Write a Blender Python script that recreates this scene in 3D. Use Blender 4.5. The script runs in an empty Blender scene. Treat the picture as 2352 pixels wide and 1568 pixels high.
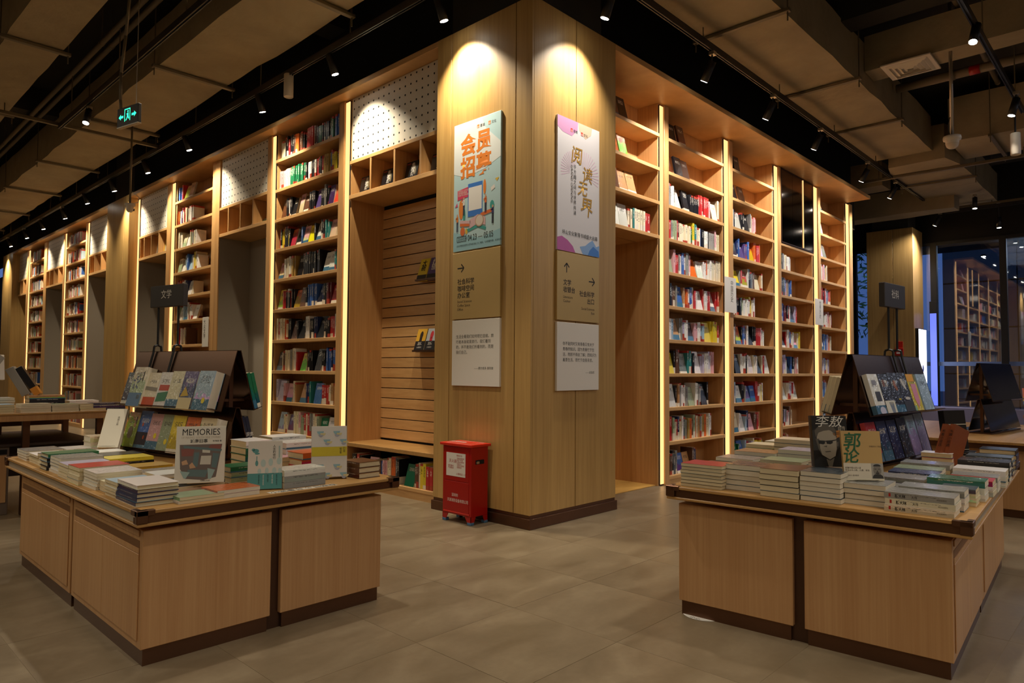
import bpy, math, random
from mathutils import Matrix, Vector, Euler
random.seed(7)
PI = math.pi
SC = bpy.context.scene
COL = SC.collection
SC.unit_settings.scale_length = 0.8          # one unit is 0.8 m

# ------------------------------------------------------------------ camera, world, light, exposure
cam = bpy.data.cameras.new('camera')
cam.sensor_width = 36.0
cam.sensor_fit = 'HORIZONTAL'
cam.lens = 1585.644 / 2352 * 36.0
cam.clip_end = 200
camo = bpy.data.objects.new('camera', cam)
COL.objects.link(camo)
_yaw, _pitch, _roll = .810508812, .0409537524, .00684674803
_f = Vector((math.sin(_yaw) * math.cos(_pitch), math.cos(_yaw) * math.cos(_pitch), math.sin(_pitch)))
_r = _f.cross(Vector((0, 0, 1))).normalized()
_u = _r.cross(_f)
_r2 = math.cos(_roll) * _r + math.sin(_roll) * _u
_u2 = -math.sin(_roll) * _r + math.cos(_roll) * _u
camo.matrix_world = Matrix(((_r2.x, _u2.x, -_f.x, -4.698), (_r2.y, _u2.y, -_f.y, -4.232), (_r2.z, _u2.z, -_f.z, 1.45), (0, 0, 0, 1)))
SC.camera = camo
SC.view_settings.view_transform = 'Standard'
SC.view_settings.look = 'None'
SC.view_settings.gamma = 1
SC.view_settings.use_curve_mapping = False
SC.view_settings.exposure = 0.0
SC.cycles.max_bounces = 7
SC.cycles.diffuse_bounces = 4
SC.cycles.glossy_bounces = 3
SC.cycles.transparent_max_bounces = 6
SC.cycles.sample_clamp_indirect = 4.0
SC.cycles.use_denoising = True

world = bpy.data.worlds.new('dusk')
SC.world = world
world.use_nodes = True
_bg = world.node_tree.nodes['Background']
_bg.inputs[0].default_value = (0.16, 0.30, 0.75, 1)      # blue hour sky beyond the shop windows
_bg.inputs[1].default_value = 0.5

WARM = (1.0, 0.86, 0.64)
NEUT = (1.0, 0.90, 0.76)
COOL = (0.86, 0.86, 1.0)
P_WALL = 260.0        # spots of the two rails beside the bookcases
P_HALL = 150.0       # spots over the tables and the added fill spots
LED_GAIN = 1.0


def area(name, loc, rot, sx, sy, power, color):
    l = bpy.data.lights.new(name, 'AREA')
    l.shape = 'RECTANGLE'
    l.size, l.size_y = sx, sy
    l.energy = power
    l.color = color
    o = bpy.data.objects.new(name, l)
    o.location = loc
    o.rotation_euler = rot
    COL.objects.link(o)
    return o


def spot(loc, aim, power, color, size=60, blend=.6, rad=.05):
    l = bpy.data.lights.new('spot_beam', 'SPOT')
    l.energy = power
    l.color = color
    l.spot_size = math.radians(size)
    l.spot_blend = blend
    l.shadow_soft_size = rad
    o = bpy.data.objects.new('spot_beam', l)
    o.location = loc
    o.rotation_euler = Vector(aim).to_track_quat('-Z', 'Y').to_euler()
    COL.objects.link(o)
    return o


# added area fill lights, standing in for shop lamps out of view
area('hall_fill_light', (-7.5, -2.0, 5.3), (0, 0, 0), 2.5, 8, 120, WARM)
area('hall_fill_light', (-1.5, -8.5, 5.3), (0, 0, 0), 8, 2.5, 190, NEUT)
area('hall_fill_light', (-8.0, 12.0, 5.3), (0, 0, 0), 4, 12, 230, WARM)
area('forecourt_fill_light', (18.0, -4.0, 4.95), (0, .5, 0), 2.0, 6.0, 130, (.75, .85, 1.0))  # added to brighten the outdoor facade; no lamp model stands here
area('hall_fill_light', (9.0, -7.5, 5.3), (0, 0, 0), 8, 3, 200, COOL)
for x, y, p in ((-1.84, .2, 1.5), (-1.84, 3.4, 1.0), (-3.6, -3.0, 1.1), (-2.9, 9.8, .8), (1.0, -2.79, 1.2), (-.9, -5.0, .9), (-5.2, 1.2, 1.3), (-4.6, 5.5, 1.0), (3.0, -5.6, .8)):
    spot((x, y, 4.9), (random.uniform(-.08, .08), random.uniform(-.08, .08), -1), P_HALL * p, NEUT, 74, .5, .06)  # added fill spots without lamp models; first one follows the left table's shadow


# ------------------------------------------------------------------ materials
def lin(c):
    c = c.lstrip('#')
    v = [int(c[i:i + 2], 16) / 255 for i in (0, 2, 4)]
    return tuple(x / 12.92 if x <= .04045 else ((x + .055) / 1.055) ** 2.4 for x in v) + (1.0,)


class NT:
    """A tiny node-graph helper."""
    def __init__(s, name):
        s.m = bpy.data.materials.new(name)
        s.m.use_nodes = True
        s.t = s.m.node_tree
        s.b = s.t.nodes['Principled BSDF']

    def n(s, kind, ins=None, **props):
        x = s.t.nodes.new(kind)
        for k, v in props.items():
            setattr(x, k, v)
        for k, v in (ins or {}).items():
            s.put(x.inputs[k], v)
        return x

    def put(s, sock, v):
        if hasattr(v, 'is_linked') or isinstance(v, bpy.types.NodeSocket):
            s.t.links.new(v, sock)
        else:
            sock.default_value = v

    def math(s, op, a, b=0.0, c=None):
        x = s.n('ShaderNodeMath', operation=op)
        s.put(x.inputs[0], a)
        s.put(x.inputs[1], b)
        if c is not None:
            s.put(x.inputs[2], c)
        return x.outputs[0]

    def mix(s, fac, a, b, blend='MIX'):
        x = s.n('ShaderNodeMix', data_type='RGBA', blend_type=blend)
        s.put(x.inputs['Factor'], fac)
        s.put(x.inputs[6], a)
        s.put(x.inputs[7], b)
        return x.outputs[2]

    def ramp(s, fac, stops):
        x = s.n('ShaderNodeValToRGB')
        e = x.color_ramp.elements
        e[0].position, e[0].color = stops[0]
        e[1].position, e[1].color = stops[-1]
        for p, c in stops[1:-1]:
            k = e.new(p)
            k.color = c
        s.put(x.inputs[0], fac)
        return x.outputs[0]

    def base(s, col=None, rough=None, metal=None, spec=None, coat=None):
        for k, v in (('Base Color', col), ('Roughness', rough), ('Metallic', metal), ('Specular IOR Level', spec), ('Coat Weight', coat)):
            if v is not None:
                s.put(s.b.inputs[k], v)
        return s.m


def plain(name, col, rough=.6, metal=0.0, spec=.5, noise=.0, coat=0.0):
    t = NT(name)
    c = lin(col) if isinstance(col, str) else tuple(col) + (1.0,)
    if noise:
        tc = t.n('ShaderNodeTexCoord').outputs['Object']
        nz = t.n('ShaderNodeTexNoise', {'Vector': tc, 'Scale': 3.0, 'Detail': 4.0}).outputs['Fac']
        d = tuple(x * (1 - noise) for x in c[:3]) + (1,)
        e = tuple(min(1, x * (1 + noise)) for x in c[:3]) + (1,)
        c = t.ramp(nz, [(.3, d), (.7, e)])
    return t.base(c, rough, metal, spec, coat)


def wood(name, dark, light, scale=(34, 34, 1.4), rough=.42, vary=.12):
    t = NT(name)
    tc = t.n('ShaderNodeTexCoord').outputs['Object']
    rnd = t.n('ShaderNodeObjectInfo').outputs['Random']
    off = t.n('ShaderNodeVectorMath', {0: tc, 1: (0, 0, 0)}, operation='ADD')
    cx = t.n('ShaderNodeCombineXYZ', {'X': t.math('MULTIPLY', rnd, 37.0), 'Y': t.math('MULTIPLY', rnd, 91.0), 'Z': t.math('MULTIPLY', rnd, 13.0)}).outputs[0]
    t.put(off.inputs[1], cx)
    mp = t.n('ShaderNodeMapping', {'Vector': off.outputs[0], 'Scale': scale}).outputs[0]
    n1 = t.n('ShaderNodeTexNoise', {'Vector': mp, 'Scale': 1.0, 'Detail': 5.0, 'Roughness': .62, 'Distortion': .35}).outputs['Fac']
    mp2 = t.n('ShaderNodeMapping', {'Vector': off.outputs[0], 'Scale': tuple(x * .16 for x in scale)}).outputs[0]
    n2 = t.n('ShaderNodeTexNoise', {'Vector': mp2, 'Scale': 1.0, 'Detail': 2.0}).outputs['Fac']
    f = t.math('ADD', t.math('MULTIPLY', n1, .6), t.math('MULTIPLY', n2, .4))
    c = t.ramp(f, [(.34, lin(dark)), (.64, lin(light))])
    v = t.math('ADD', t.math('MULTIPLY', rnd, vary), 1 - vary / 2)
    hs = t.n('ShaderNodeHueSaturation', {'Color': c, 'Value': v}).outputs[0]
    bmp = t.n('ShaderNodeBump', {'Height': n1, 'Strength': .04, 'Distance': .01}).outputs[0]
    t.put(t.b.inputs['Normal'], bmp)
    return t.base(hs, rough)


def emit(name, col, strength):
    t = NT(name)
    c = lin(col) if isinstance(col, str) else tuple(col) + (1.0,)
    t.base((0.02, 0.02, 0.02, 1), .5)
    t.put(t.b.inputs['Emission Color'], c)
    t.put(t.b.inputs['Emission Strength'], strength)
    return t.m


def floor_mat():
    t = NT('concrete_look_tile')
    tc = t.n('ShaderNodeTexCoord').outputs['Object']
    rnd = t.n('ShaderNodeObjectInfo').outputs['Random']
    cx = t.n('ShaderNodeCombineXYZ', {'X': t.math('MULTIPLY', rnd, 50.0), 'Y': t.math('MULTIPLY', rnd, 23.0), 'Z': 0.0}).outputs[0]
    ad = t.n('ShaderNodeVectorMath', {0: tc, 1: cx}, operation='ADD').outputs[0]
    mp = t.n('ShaderNodeMapping', {'Vector': ad, 'Scale': (1.0, 2.2, 1.0)}).outputs[0]
    n1 = t.n('ShaderNodeTexNoise', {'Vector': mp, 'Scale': 1.7, 'Detail': 8.0, 'Roughness': .62, 'Distortion': .5}).outputs['Fac']
    n2 = t.n('ShaderNodeTexNoise', {'Vector': ad, 'Scale': 26.0, 'Detail': 3.0}).outputs['Fac']
    f = t.math('ADD', t.math('MULTIPLY', n1, .85), t.math('MULTIPLY', n2, .15))
    c = t.ramp(f, [(.30, lin('#6f6049')), (.5, lin('#807058')), (.68, lin('#908066'))])
    hs = t.n('ShaderNodeHueSaturation', {'Color': c, 'Value': t.math('ADD', t.math('MULTIPLY', rnd, .14), .93)}).outputs[0]
    r = t.ramp(n1, [(.3, (.30, .30, .30, 1)), (.7, (.42, .42, .42, 1))])
    return t.base(hs, r, spec=.45)


def duct_mat():
    t = NT('duct_wrap')
    tc = t.n('ShaderNodeTexCoord').outputs['Object']
    n1 = t.n('ShaderNodeTexNoise', {'Vector': tc, 'Scale': 1.3, 'Detail': 6.0, 'Roughness': .6, 'Distortion': .4}).outputs['Fac']
    n2 = t.n('ShaderNodeTexNoise', {'Vector': tc, 'Scale': 9.0, 'Detail': 4.0}).outputs['Fac']
    c = t.ramp(n1, [(.3, lin('#8a7c62')), (.7, lin('#a39476'))])
    bmp = t.n('ShaderNodeBump', {'Height': n2, 'Strength': .25, 'Distance': .03}).outputs[0]
    t.put(t.b.inputs['Normal'], bmp)
    return t.base(c, .75)


def _cover_nodes(t, col, gen, rnd, art):
    """Printed cover or spine: ground colour, an image or band, title marks; from 0..1 coordinates on the book."""
    sp = t.n('ShaderNodeSeparateXYZ', {0: gen})
    x, y, z = sp.outputs[0], sp.outputs[1], sp.outputs[2]
    u = x
    w = t.n('ShaderNodeCombineXYZ', {'X': t.math('MULTIPLY', rnd, 61.0), 'Y': t.math('MULTIPLY', rnd, 17.0), 'Z': t.math('MULTIPLY', rnd, 29.0)}).outputs[0]
    g2 = t.n('ShaderNodeVectorMath', {0: gen, 1: w}, operation='ADD').outputs[0]
    r2 = t.math('FRACT', t.math('MULTIPLY', rnd, 7.31))
    r3 = t.math('FRACT', t.math('MULTIPLY', rnd, 23.7))
    r4 = t.math('FRACT', t.math('MULTIPLY', rnd, 51.9))
    lum = t.n('ShaderNodeRGBToBW', {0: col}).outputs[0]
    dark = t.math('LESS_THAN', lum, .22)
    ink = t.mix(dark, lin('#2a241f'), lin('#e9e2d2'))
    if art:
        n1 = t.n('ShaderNodeTexNoise', {'Vector': g2, 'Scale': 3.2, 'Detail': 5.0, 'Distortion': 1.2})
        alt = t.n('ShaderNodeHueSaturation', {'Color': col, 'Hue': t.math('ADD', t.math('MULTIPLY', r2, .5), .25), 'Saturation': 1.25, 'Value': t.math('ADD', t.math('MULTIPLY', r3, .8), .45)}).outputs[0]
        zone = t.math('GREATER_THAN', t.math('ADD', t.math('MULTIPLY', n1.outputs['Fac'], .8), t.math('MULTIPLY', z, -.55)), t.math('ADD', t.math('MULTIPLY', r4, .25), -.03))
        has = t.math('MULTIPLY', zone, t.math('GREATER_THAN', r2, .3))
        c = t.mix(t.math('MULTIPLY', has, .8), col, alt)
        band = t.math('MULTIPLY', t.math('LESS_THAN', z, t.math('ADD', t.math('MULTIPLY', r3, .18), .1)), t.math('GREATER_THAN', r4, .55))
        c = t.mix(band, c, t.mix(t.math('GREATER_THAN', r3, .5), lin('#e6ddc8'), lin('#3d6e8a')))
        br = t.n('ShaderNodeTexNoise', {'Vector': t.n('ShaderNodeMapping', {'Vector': g2, 'Scale': (26, 0.1, 30)}).outputs[0], 'Scale': 1.0, 'Detail': 1.0}).outputs['Fac']
        row = t.math('MULTIPLY', t.math('GREATER_THAN', z, .68), t.math('LESS_THAN', z, t.math('ADD', t.math('MULTIPLY', r2, .1), .78)))
        inx = t.math('MULTIPLY', t.math('GREATER_THAN', x, .2), t.math('LESS_THAN', x, .8))
        mk = t.math('MULTIPLY', t.math('MULTIPLY', row, inx), t.math('GREATER_THAN', br, .52))
        return t.mix(t.math('MULTIPLY', mk, .85), c, ink)
    band = t.math('MULTIPLY', t.math('LESS_THAN', z, t.math('ADD', t.math('MULTIPLY', r3, .2), .14)), t.math('GREATER_THAN', r4, .6))
    c = t.mix(band, col, t.mix(t.math('GREATER_THAN', r2, .6), lin('#e2dac8'), lin('#a8402c')))
    top = t.math('MULTIPLY', t.math('GREATER_THAN', z, .9), t.math('GREATER_THAN', r2, .75))
    c = t.mix(top, c, lin('#b3402f'))
    br = t.n('ShaderNodeTexNoise', {'Vector': t.n('ShaderNodeMapping', {'Vector': g2, 'Scale': (5, 0.1, 34)}).outputs[0], 'Scale': 1.0, 'Detail': 1.0}).outputs['Fac']
    z0 = t.math('ADD', t.math('MULTIPLY', r2, .2), .42)
    row = t.math('MULTIPLY', t.math('GREATER_THAN', z, z0), t.math('LESS_THAN', z, .88))
    inx = t.math('MULTIPLY', t.math('GREATER_THAN', x, .28), t.math('LESS_THAN', x, .72))
    mk = t.math('MULTIPLY', t.math('MULTIPLY', row, inx), t.math('GREATER_THAN', br, .5))
    return t.mix(t.math('MULTIPLY', mk, .8), c, ink)


def cover_mat(name, art, attr=False, rough=.3, film=.0):
    t = NT(name)
    oi = t.n('ShaderNodeObjectInfo')
    if attr:
        col = t.n('ShaderNodeAttribute', attribute_name='cover_colour').outputs['Color']
        ga = t.n('ShaderNodeAttribute', attribute_name='cover_place')
        gen, rnd = ga.outputs['Vector'], t.n('ShaderNodeAttribute', attribute_name='cover_seed').outputs['Fac']
    else:
        col, rnd = oi.outputs['Color'], oi.outputs['Random']
        gen = t.n('ShaderNodeTexCoord').outputs['Generated']
    c = _cover_nodes(t, col, gen, rnd, art)
    if film:
        tc = t.n('ShaderNodeTexCoord').outputs['Generated']
        nz = t.n('ShaderNodeTexNoise', {'Vector': tc, 'Scale': 5.0, 'Detail': 2.0, 'Distortion': 1.5}).outputs['Fac']
        t.put(t.b.inputs['Coat Normal'], t.n('ShaderNodeBump', {'Height': nz, 'Strength': film, 'Distance': .05}).outputs[0])
        t.base(coat=.8)
        t.put(t.b.inputs['Coat Roughness'], .12)
    return t.base(c, rough)


M = {}
M['oak_col'] = wood('oak_column_panel', '#a8834a', '#c29c5e', (30, 30, 1.0))
M['oak'] = wood('oak_shelf', '#b5854f', '#cfa068', (30, 30, 1.2))
M['oak_h'] = wood('oak_board', '#bf9059', '#d6a970', (3, 3, 30))
M['oak_table'] = wood('oak_table_panel', '#b48455', '#c59867', (60, 60, 1.2), vary=.06)
M['oak_top'] = wood('oak_table_top', '#a87c45', '#c09355', (3, 40, 40))
M['oak_floor'] = wood('oak_floor_board', '#b98a3e', '#d3a455', (4, 30, 4))
M['lip'] = wood('oak_board_edge', '#c49a66', '#d9b17b', (3, 3, 30))
M['bronze'] = plain('brushed_bronze', (.15, .075, .042), .34, .85, noise=.1)
M['bronze_dark'] = plain('dark_bronze', (.10, .052, .032), .38, .8)
M['bronze_stand'] = plain('polished_bronze_sheet', (.12, .062, .036), .26, .95)
M['mirror_dark'] = plain('dark_mirror_steel', (.13, .10, .085), .1, 1.0)
M['black_metal'] = plain('black_powder_coat', '#101012', .45)
M['black'] = plain('black_paint', '#0b0b0a', .85)
M['concrete'] = plain('raw_concrete', '#3a362f', .9, noise=.12)
M['slab'] = plain('dark_ceiling_slab', '#2b2823', .95, noise=.1)
M['duct'] = duct_mat()
M['strut'] = plain('steel_channel', '#6d6350', .5, .3)
M['pipe'] = plain('painted_pipe', '#6a6050', .6)
M['track'] = plain('track_aluminium', '#2b2b2d', .4, .4)
M['white_lam'] = plain('white_laminate', '#dcd3c2', .55)
M['white_card'] = plain('white_card', '#e8e2d8', .6)
M['white_plastic'] = plain('white_plastic', '#d8cfc0', .5)
M['grey_paint'] = plain('warm_grey_paint', '#9a8e7e', .8)
M['floor'] = floor_mat()
M['grout'] = plain('floor_grout', '#8c7c62', .85)
M['paper'] = plain('page_edges', '#d9c9a4', .8, noise=.08)
M['paper_w'] = plain('white_page_edges', '#ddd3bd', .8, noise=.06)
M['paper_d'] = plain('page_edge_shadow', '#cdbb92', .85)
M['cover'] = cover_mat('book_cover_print', True, rough=.28)
M['film'] = cover_mat('film_wrapped_cover', True, rough=.35, film=.35)
M['spine'] = cover_mat('book_spine_print', False, rough=.35)
M['spine_all'] = cover_mat('book_spine_print_many', False, attr=True, rough=.35)
M['led'] = emit('warm_led_diffuser', (1.0, .52, .19), 1.75 * LED_GAIN)
M['lens'] = emit('lamp_lens', (1.0, .93, .80), 30)
M['red'] = plain('red_enamel', '#a80f08', .32, noise=.04)
M['red_bright'] = plain('red_edge_enamel', '#d22a16', .35)
M['bluegrey'] = plain('blue_plastic_foot', '#4f7396', .5)
M['gold_panel'] = plain('champagne_metal_panel', '#c3a468', .4, .25)
M['ink'] = plain('black_ink', '#191512', .6)
M['ink_brown'] = plain('brown_ink', '#4a3b2a', .6)
M['ink_w'] = plain('white_ink', '#e9e4da', .6)
M['ink_red'] = plain('red_ink', '#b3271c', .6)
M['ink_green'] = plain('green_ink', '#0f5b35', .6)
M['ink_gold'] = plain('gold_ink', '#b98f3c', .5)
M['ink_orange'] = plain('orange_ink', '#f08a2e', .55)
M['sign_black'] = plain('dark_sign_board', '#2c241f', .55)
M['steel'] = plain('steel_grille', '#b8b0a4', .3, .8)
M['clear'] = None


def glass_mat(name, tint=(.82, .88, .95), mixf=.12):
    t = NT(name)
    out = t.t.nodes['Material Output']
    tr = t.n('ShaderNodeBsdfTransparent', {'Color': tint + (1,)})
    gl = t.n('ShaderNodeBsdfGlossy', {'Color': (1, 1, 1, 1), 'Roughness': .02})
    fr = t.n('ShaderNodeFresnel', {'IOR': 1.5}).outputs[0]
    mx = t.n('ShaderNodeMixShader', {0: t.math('ADD', fr, mixf)})
    t.t.links.new(tr.outputs[0], mx.inputs[1])
    t.t.links.new(gl.outputs[0], mx.inputs[2])
    t.t.links.new(mx.outputs[0], out.inputs[0])
    return t.m


M['glass'] = glass_mat('window_glass')
M['acrylic'] = glass_mat('clear_acrylic', (.95, .96, .95), .02)
_flat = {}


def ink(hexcol, rough=.5):
    if hexcol not in _flat:
        _flat[hexcol] = plain('print_' + hexcol.lstrip('#'), hexcol, rough)
    return _flat[hexcol]


# ------------------------------------------------------------------ geometry helpers
class MB:
    def __init__(s):
        s.v, s.f, s.mi = [], [], []

    def poly(s, pts, m=0):
        i = len(s.v)
        s.v += [tuple(p) for p in pts]
        s.f.append(tuple(range(i, i + len(pts))))
        s.mi.append(m)
        return s

    def box(s, x0, y0, z0, x1, y1, z1, m=0, b=0.0):
        x0, x1 = min(x0, x1), max(x0, x1)
        y0, y1 = min(y0, y1), max(y0, y1)
        z0, z1 = min(z0, z1), max(z0, z1)
        b = min(b, (x1 - x0) * .45, (y1 - y0) * .45, (z1 - z0) * .45)
        i = len(s.v)
        if b <= 0:
            s.v += [(x, y, z) for z in (z0, z1) for y in (y0, y1) for x in (x0, x1)]
            q = [(0, 2, 3, 1), (4, 5, 7, 6), (0, 1, 5, 4), (2, 6, 7, 3), (0, 4, 6, 2), (1, 3, 7, 5)]
            s.f += [tuple(i + k for k in a) for a in q]
            s.mi += [m] * 6
            return s
        X, Y, Z = (x0, x1), (y0, y1), (z0, z1)
        idx = {}
        for cx in (0, 1):
            for cy in (0, 1):
                for cz in (0, 1):
                    sx, sy, sz = (1, -1)[cx], (1, -1)[cy], (1, -1)[cz]
                    for ax in range(3):
                        p = [X[cx] + sx * b, Y[cy] + sy * b, Z[cz] + sz * b]
                        p[ax] = (X[cx], Y[cy], Z[cz])[ax]
                        idx[cx, cy, cz, ax] = len(s.v)
                        s.v.append(tuple(p))
        F = []
        for ax in range(3):
            o1, o2 = [(1, 2), (2, 0), (0, 1)][ax]
            for c in (0, 1):
                q = []
                for a, d in ((0, 0), (1, 0), (1, 1), (0, 1)):
                    k = [0, 0, 0]
                    k[ax], k[o1], k[o2] = c, a, d
                    q.append(idx[k[0], k[1], k[2], ax])
                F.append(tuple(q if c else q[::-1]))
        for ax in range(3):
            o1, o2 = [(1, 2), (2, 0), (0, 1)][ax]
            for a in (0, 1):
                for d in (0, 1):
                    k0, k1 = [0, 0, 0], [0, 0, 0]
                    k0[o1] = k1[o1] = a
                    k0[o2] = k1[o2] = d
                    k0[ax], k1[ax] = 0, 1
                    q = [idx[(*k0, o1)], idx[(*k1, o1)], idx[(*k1, o2)], idx[(*k0, o2)]]
                    F.append(tuple(q if (a ^ d) else q[::-1]))
        for cx in (0, 1):
            for cy in (0, 1):
                for cz in (0, 1):
                    q = [idx[cx, cy, cz, k] for k in range(3)]
                    F.append(tuple(q if (cx + cy + cz) % 2 == 1 else q[::-1]))
        s.f += F
        s.mi += [m] * len(F)
        return s

    def prism(s, base, off, m=0):
        n, i = len(base), len(s.v)
        s.v += [tuple(p) for p in base] + [tuple(p[k] + off[k] for k in range(3)) for p in base]
        s.f.append(tuple(i + k for k in range(n))[::-1])
        s.f.append(tuple(i + n + k for k in range(n)))
        s.f += [(i + k, i + (k + 1) % n, i + n + (k + 1) % n, i + n + k) for k in range(n)]
        s.mi += [m] * (n + 2)
        return s

    def cyl(s, p0, p1, r0, r1=None, n=12, m=0, mcap=None):
        r1 = r0 if r1 is None else r1
        p0, p1 = Vector(p0), Vector(p1)
        d = (p1 - p0).normalized()
        a = d.orthogonal().normalized()
        b = d.cross(a)
        i = len(s.v)
        for p, r in ((p0, r0), (p1, r1)):
            s.v += [tuple(p + a * (r * math.cos(2 * PI * k / n)) + b * (r * math.sin(2 * PI * k / n))) for k in range(n)]
        s.f += [(i + k, i + (k + 1) % n, i + n + (k + 1) % n, i + n + k) for k in range(n)]
        s.mi += [m] * n
        s.f.append(tuple(i + k for k in range(n))[::-1])
        s.f.append(tuple(i + n + k for k in range(n)))
        s.mi += [m, m if mcap is None else mcap]
        return s

    def tube(s, pts, r, n=8, m=0):
        for a, b in zip(pts, pts[1:]):
            s.cyl(a, b, r, n=n, m=m)
        return s

    def lathe(s, prof, n=20, m=0, o=(0, 0, 0)):
        i = len(s.v)
        for r, z in prof:
            s.v += [(o[0] + r * math.cos(2 * PI * k / n), o[1] + r * math.sin(2 * PI * k / n), o[2] + z) for k in range(n)]
        for j in range(len(prof) - 1):
            for k in range(n):
                s.f.append((i + j * n + k, i + j * n + (k + 1) % n, i + (j + 1) * n + (k + 1) % n, i + (j + 1) * n + k))
                s.mi.append(m)
        return s

    def mesh(s, name, mats):
        me = bpy.data.meshes.new(name)
        me.from_pydata(s.v, [], s.f)
        for x in mats if isinstance(mats, (list, tuple)) else [mats]:
            me.materials.append(x)
        if any(s.mi):
            me.polygons.foreach_set('material_index', s.mi)
        me.update()
        return me

    def build(s, name, mats, parent=None, smooth=False, kind=None, label=None, loc=None):
        me = s.mesh(name, mats)
        if smooth:
            me.polygons.foreach_set('use_smooth', [True] * len(me.polygons))
        return link(name, me, parent, kind, label, loc)


def link(name, me, parent=None, kind=None, label=None, loc=None):
    o = bpy.data.objects.new(name, me)
    COL.objects.link(o)
    if parent is not None:
        o.parent = parent
    if kind:
        o['kind'] = kind
    if label:
        o['label'] = label
    if loc:
        o.location = loc
    return o


def tag(o, label, cat, group=None):
    o['label'] = label
    o['category'] = cat
    if group:
        o['group'] = group
    return o


def thing(name, label, cat, loc=(0, 0, 0), rz=0.0, group=None, rx=0.0):
    o = bpy.data.objects.new(name, None)
    o.empty_display_size = .05
    COL.objects.link(o)
    o.location = loc
    o.rotation_euler = (rx, 0, rz)
    return tag(o, label, cat, group)


def struct(name, mb, mats, smooth=False):
    return mb.build(name, mats, None, smooth, 'structure')


UP = Matrix.Rotation(PI / 2, 4, 'X')      # text plane XY -> XZ, facing -y


TEXTS = []


def text(parent, name, body, size, x, z, y, mat, align='LEFT', bold=0.0, rot=None, sx=1.0, line=1.0, shear=0.0, flatz=False, spin=0.0):
    c = bpy.data.curves.new('lettering', 'FONT')
    c.body = body
    c.size = size
    c.align_x = align
    c.resolution_u = 2
    c.offset = bold * size
    c.space_line = line
    c.shear = shear
    o = bpy.data.objects.new('lettering_draft', c)
    COL.objects.link(o)
    TEXTS.append((o, name, parent, (x, y, z), mat, rot, sx, spin, flatz))


def finish_texts():
    bpy.context.view_layer.update()
    dg = bpy.context.evaluated_depsgraph_get()
    for o, name, parent, loc, mat, rot, sx, spin, flatz in TEXTS:
        me = bpy.data.meshes.new_from_object(o.evaluated_get(dg))
        me.materials.clear()
        me.materials.append(mat)
        me.polygons.foreach_set('material_index', [0] * len(me.polygons))
        if sx != 1.0:
            me.transform(Matrix.Diagonal((sx, 1, 1, 1)))
        if spin:
            me.transform(Matrix.Rotation(spin, 4, 'Z'))
        if not flatz:
            me.transform(UP)
        me.name = name
        t = link(name, me, parent)
        t.location = loc
        if rot:
            t.rotation_euler = rot
    for o, *_ in TEXTS:
        c = o.data
        bpy.data.objects.remove(o)
        bpy.data.curves.remove(c)


def vtext(parent, name, chars, size, x, z, y, mat, step=None, **k):
    """Characters set one below the other."""
    return text(parent, name, '\n'.join(chars), size, x, z, y, mat, line=(step or size * 1.1) / size * .8, **k)


def flat(parent, name, polys, mat, y, th=.0006):
    mb = MB()
    for p in polys:
        mb.poly([(a, y, b) for a, b in p])
    return mb.build(name, mat, parent)


def disc(cx, cz, rx, rz=None, n=18, a0=0.0, a1=2 * PI, rot=0.0):
    rz = rx if rz is None else rz
    full = abs(a1 - a0 - 2 * PI) < 1e-6
    ks = [a0 + (a1 - a0) * k / n for k in range(n if full else n + 1)]
    return [(cx + rx * math.cos(a) * math.cos(rot) - rz * math.sin(a) * math.sin(rot), cz + rx * math.cos(a) * math.sin(rot) + rz * math.sin(a) * math.cos(rot)) for a in ks]


def rect(x0, z0, x1, z1):
    return [(x0, z0), (x1, z0), (x1, z1), (x0, z1)]


ORD = 'zeroth first second third fourth fifth sixth seventh eighth ninth tenth eleventh twelfth thirteenth fourteenth fifteenth sixteenth seventeenth eighteenth nineteenth twentieth'.split()


def nth(i):
    if i <= 20:
        return ORD[i]
    tens = {2: 'twenty', 3: 'thirty', 4: 'forty', 5: 'fifty'}[i // 10]
    return tens + '-' + ORD[i % 10] if i % 10 else tens[:-1] + 'ieth'


# ------------------------------------------------------------------ the room shell
VIEW_INV = camo.matrix_world.inverted()


def px(p):
    q = VIEW_INV @ Vector(p)
    if q.z > -.1:
        return None
    return (1176 + 1585.644 * q.x / -q.z, 784 - 1585.644 * q.y / -q.z, -q.z)


floor = struct('floor', MB().box(-12, -12, -.12, 15.2, 34, -.0019), M['grout'])
tile_me = MB().box(-.3762, -.3762, -.0018, .3762, .3762, 0, 0, .0005).mesh('floor_tile', M['floor'])
far_mb, n_tile = MB(), 0
T0X, T0Y, TS = -.83, -.55, .755
for j in range(-15, 46):
    for i in range(-15, 22):
        cx, cy = T0X + (i + .5) * TS, T0Y + (j + .5) * TS
        if not (-12 < cx < 15 and -12 < cy < 34):
            continue
        q = px((cx, cy, 0))
        if q and -150 < q[0] < 2500 and 840 < q[1] < 1700 and q[2] < 9.5 and not (cx > .6 and cy > .8) and n_tile < 290:
            t = link('floor_tile', tile_me, floor)
            t.location = (cx, cy, random.uniform(-.0004, .0002))
            n_tile += 1
        else:
            far_mb.box(cx - .3762, cy - .3762, -.0018, cx + .3762, cy + .3762, -.0002)
far_mb.build('floor_tile_field', M['floor'], floor, kind='stuff')

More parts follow.
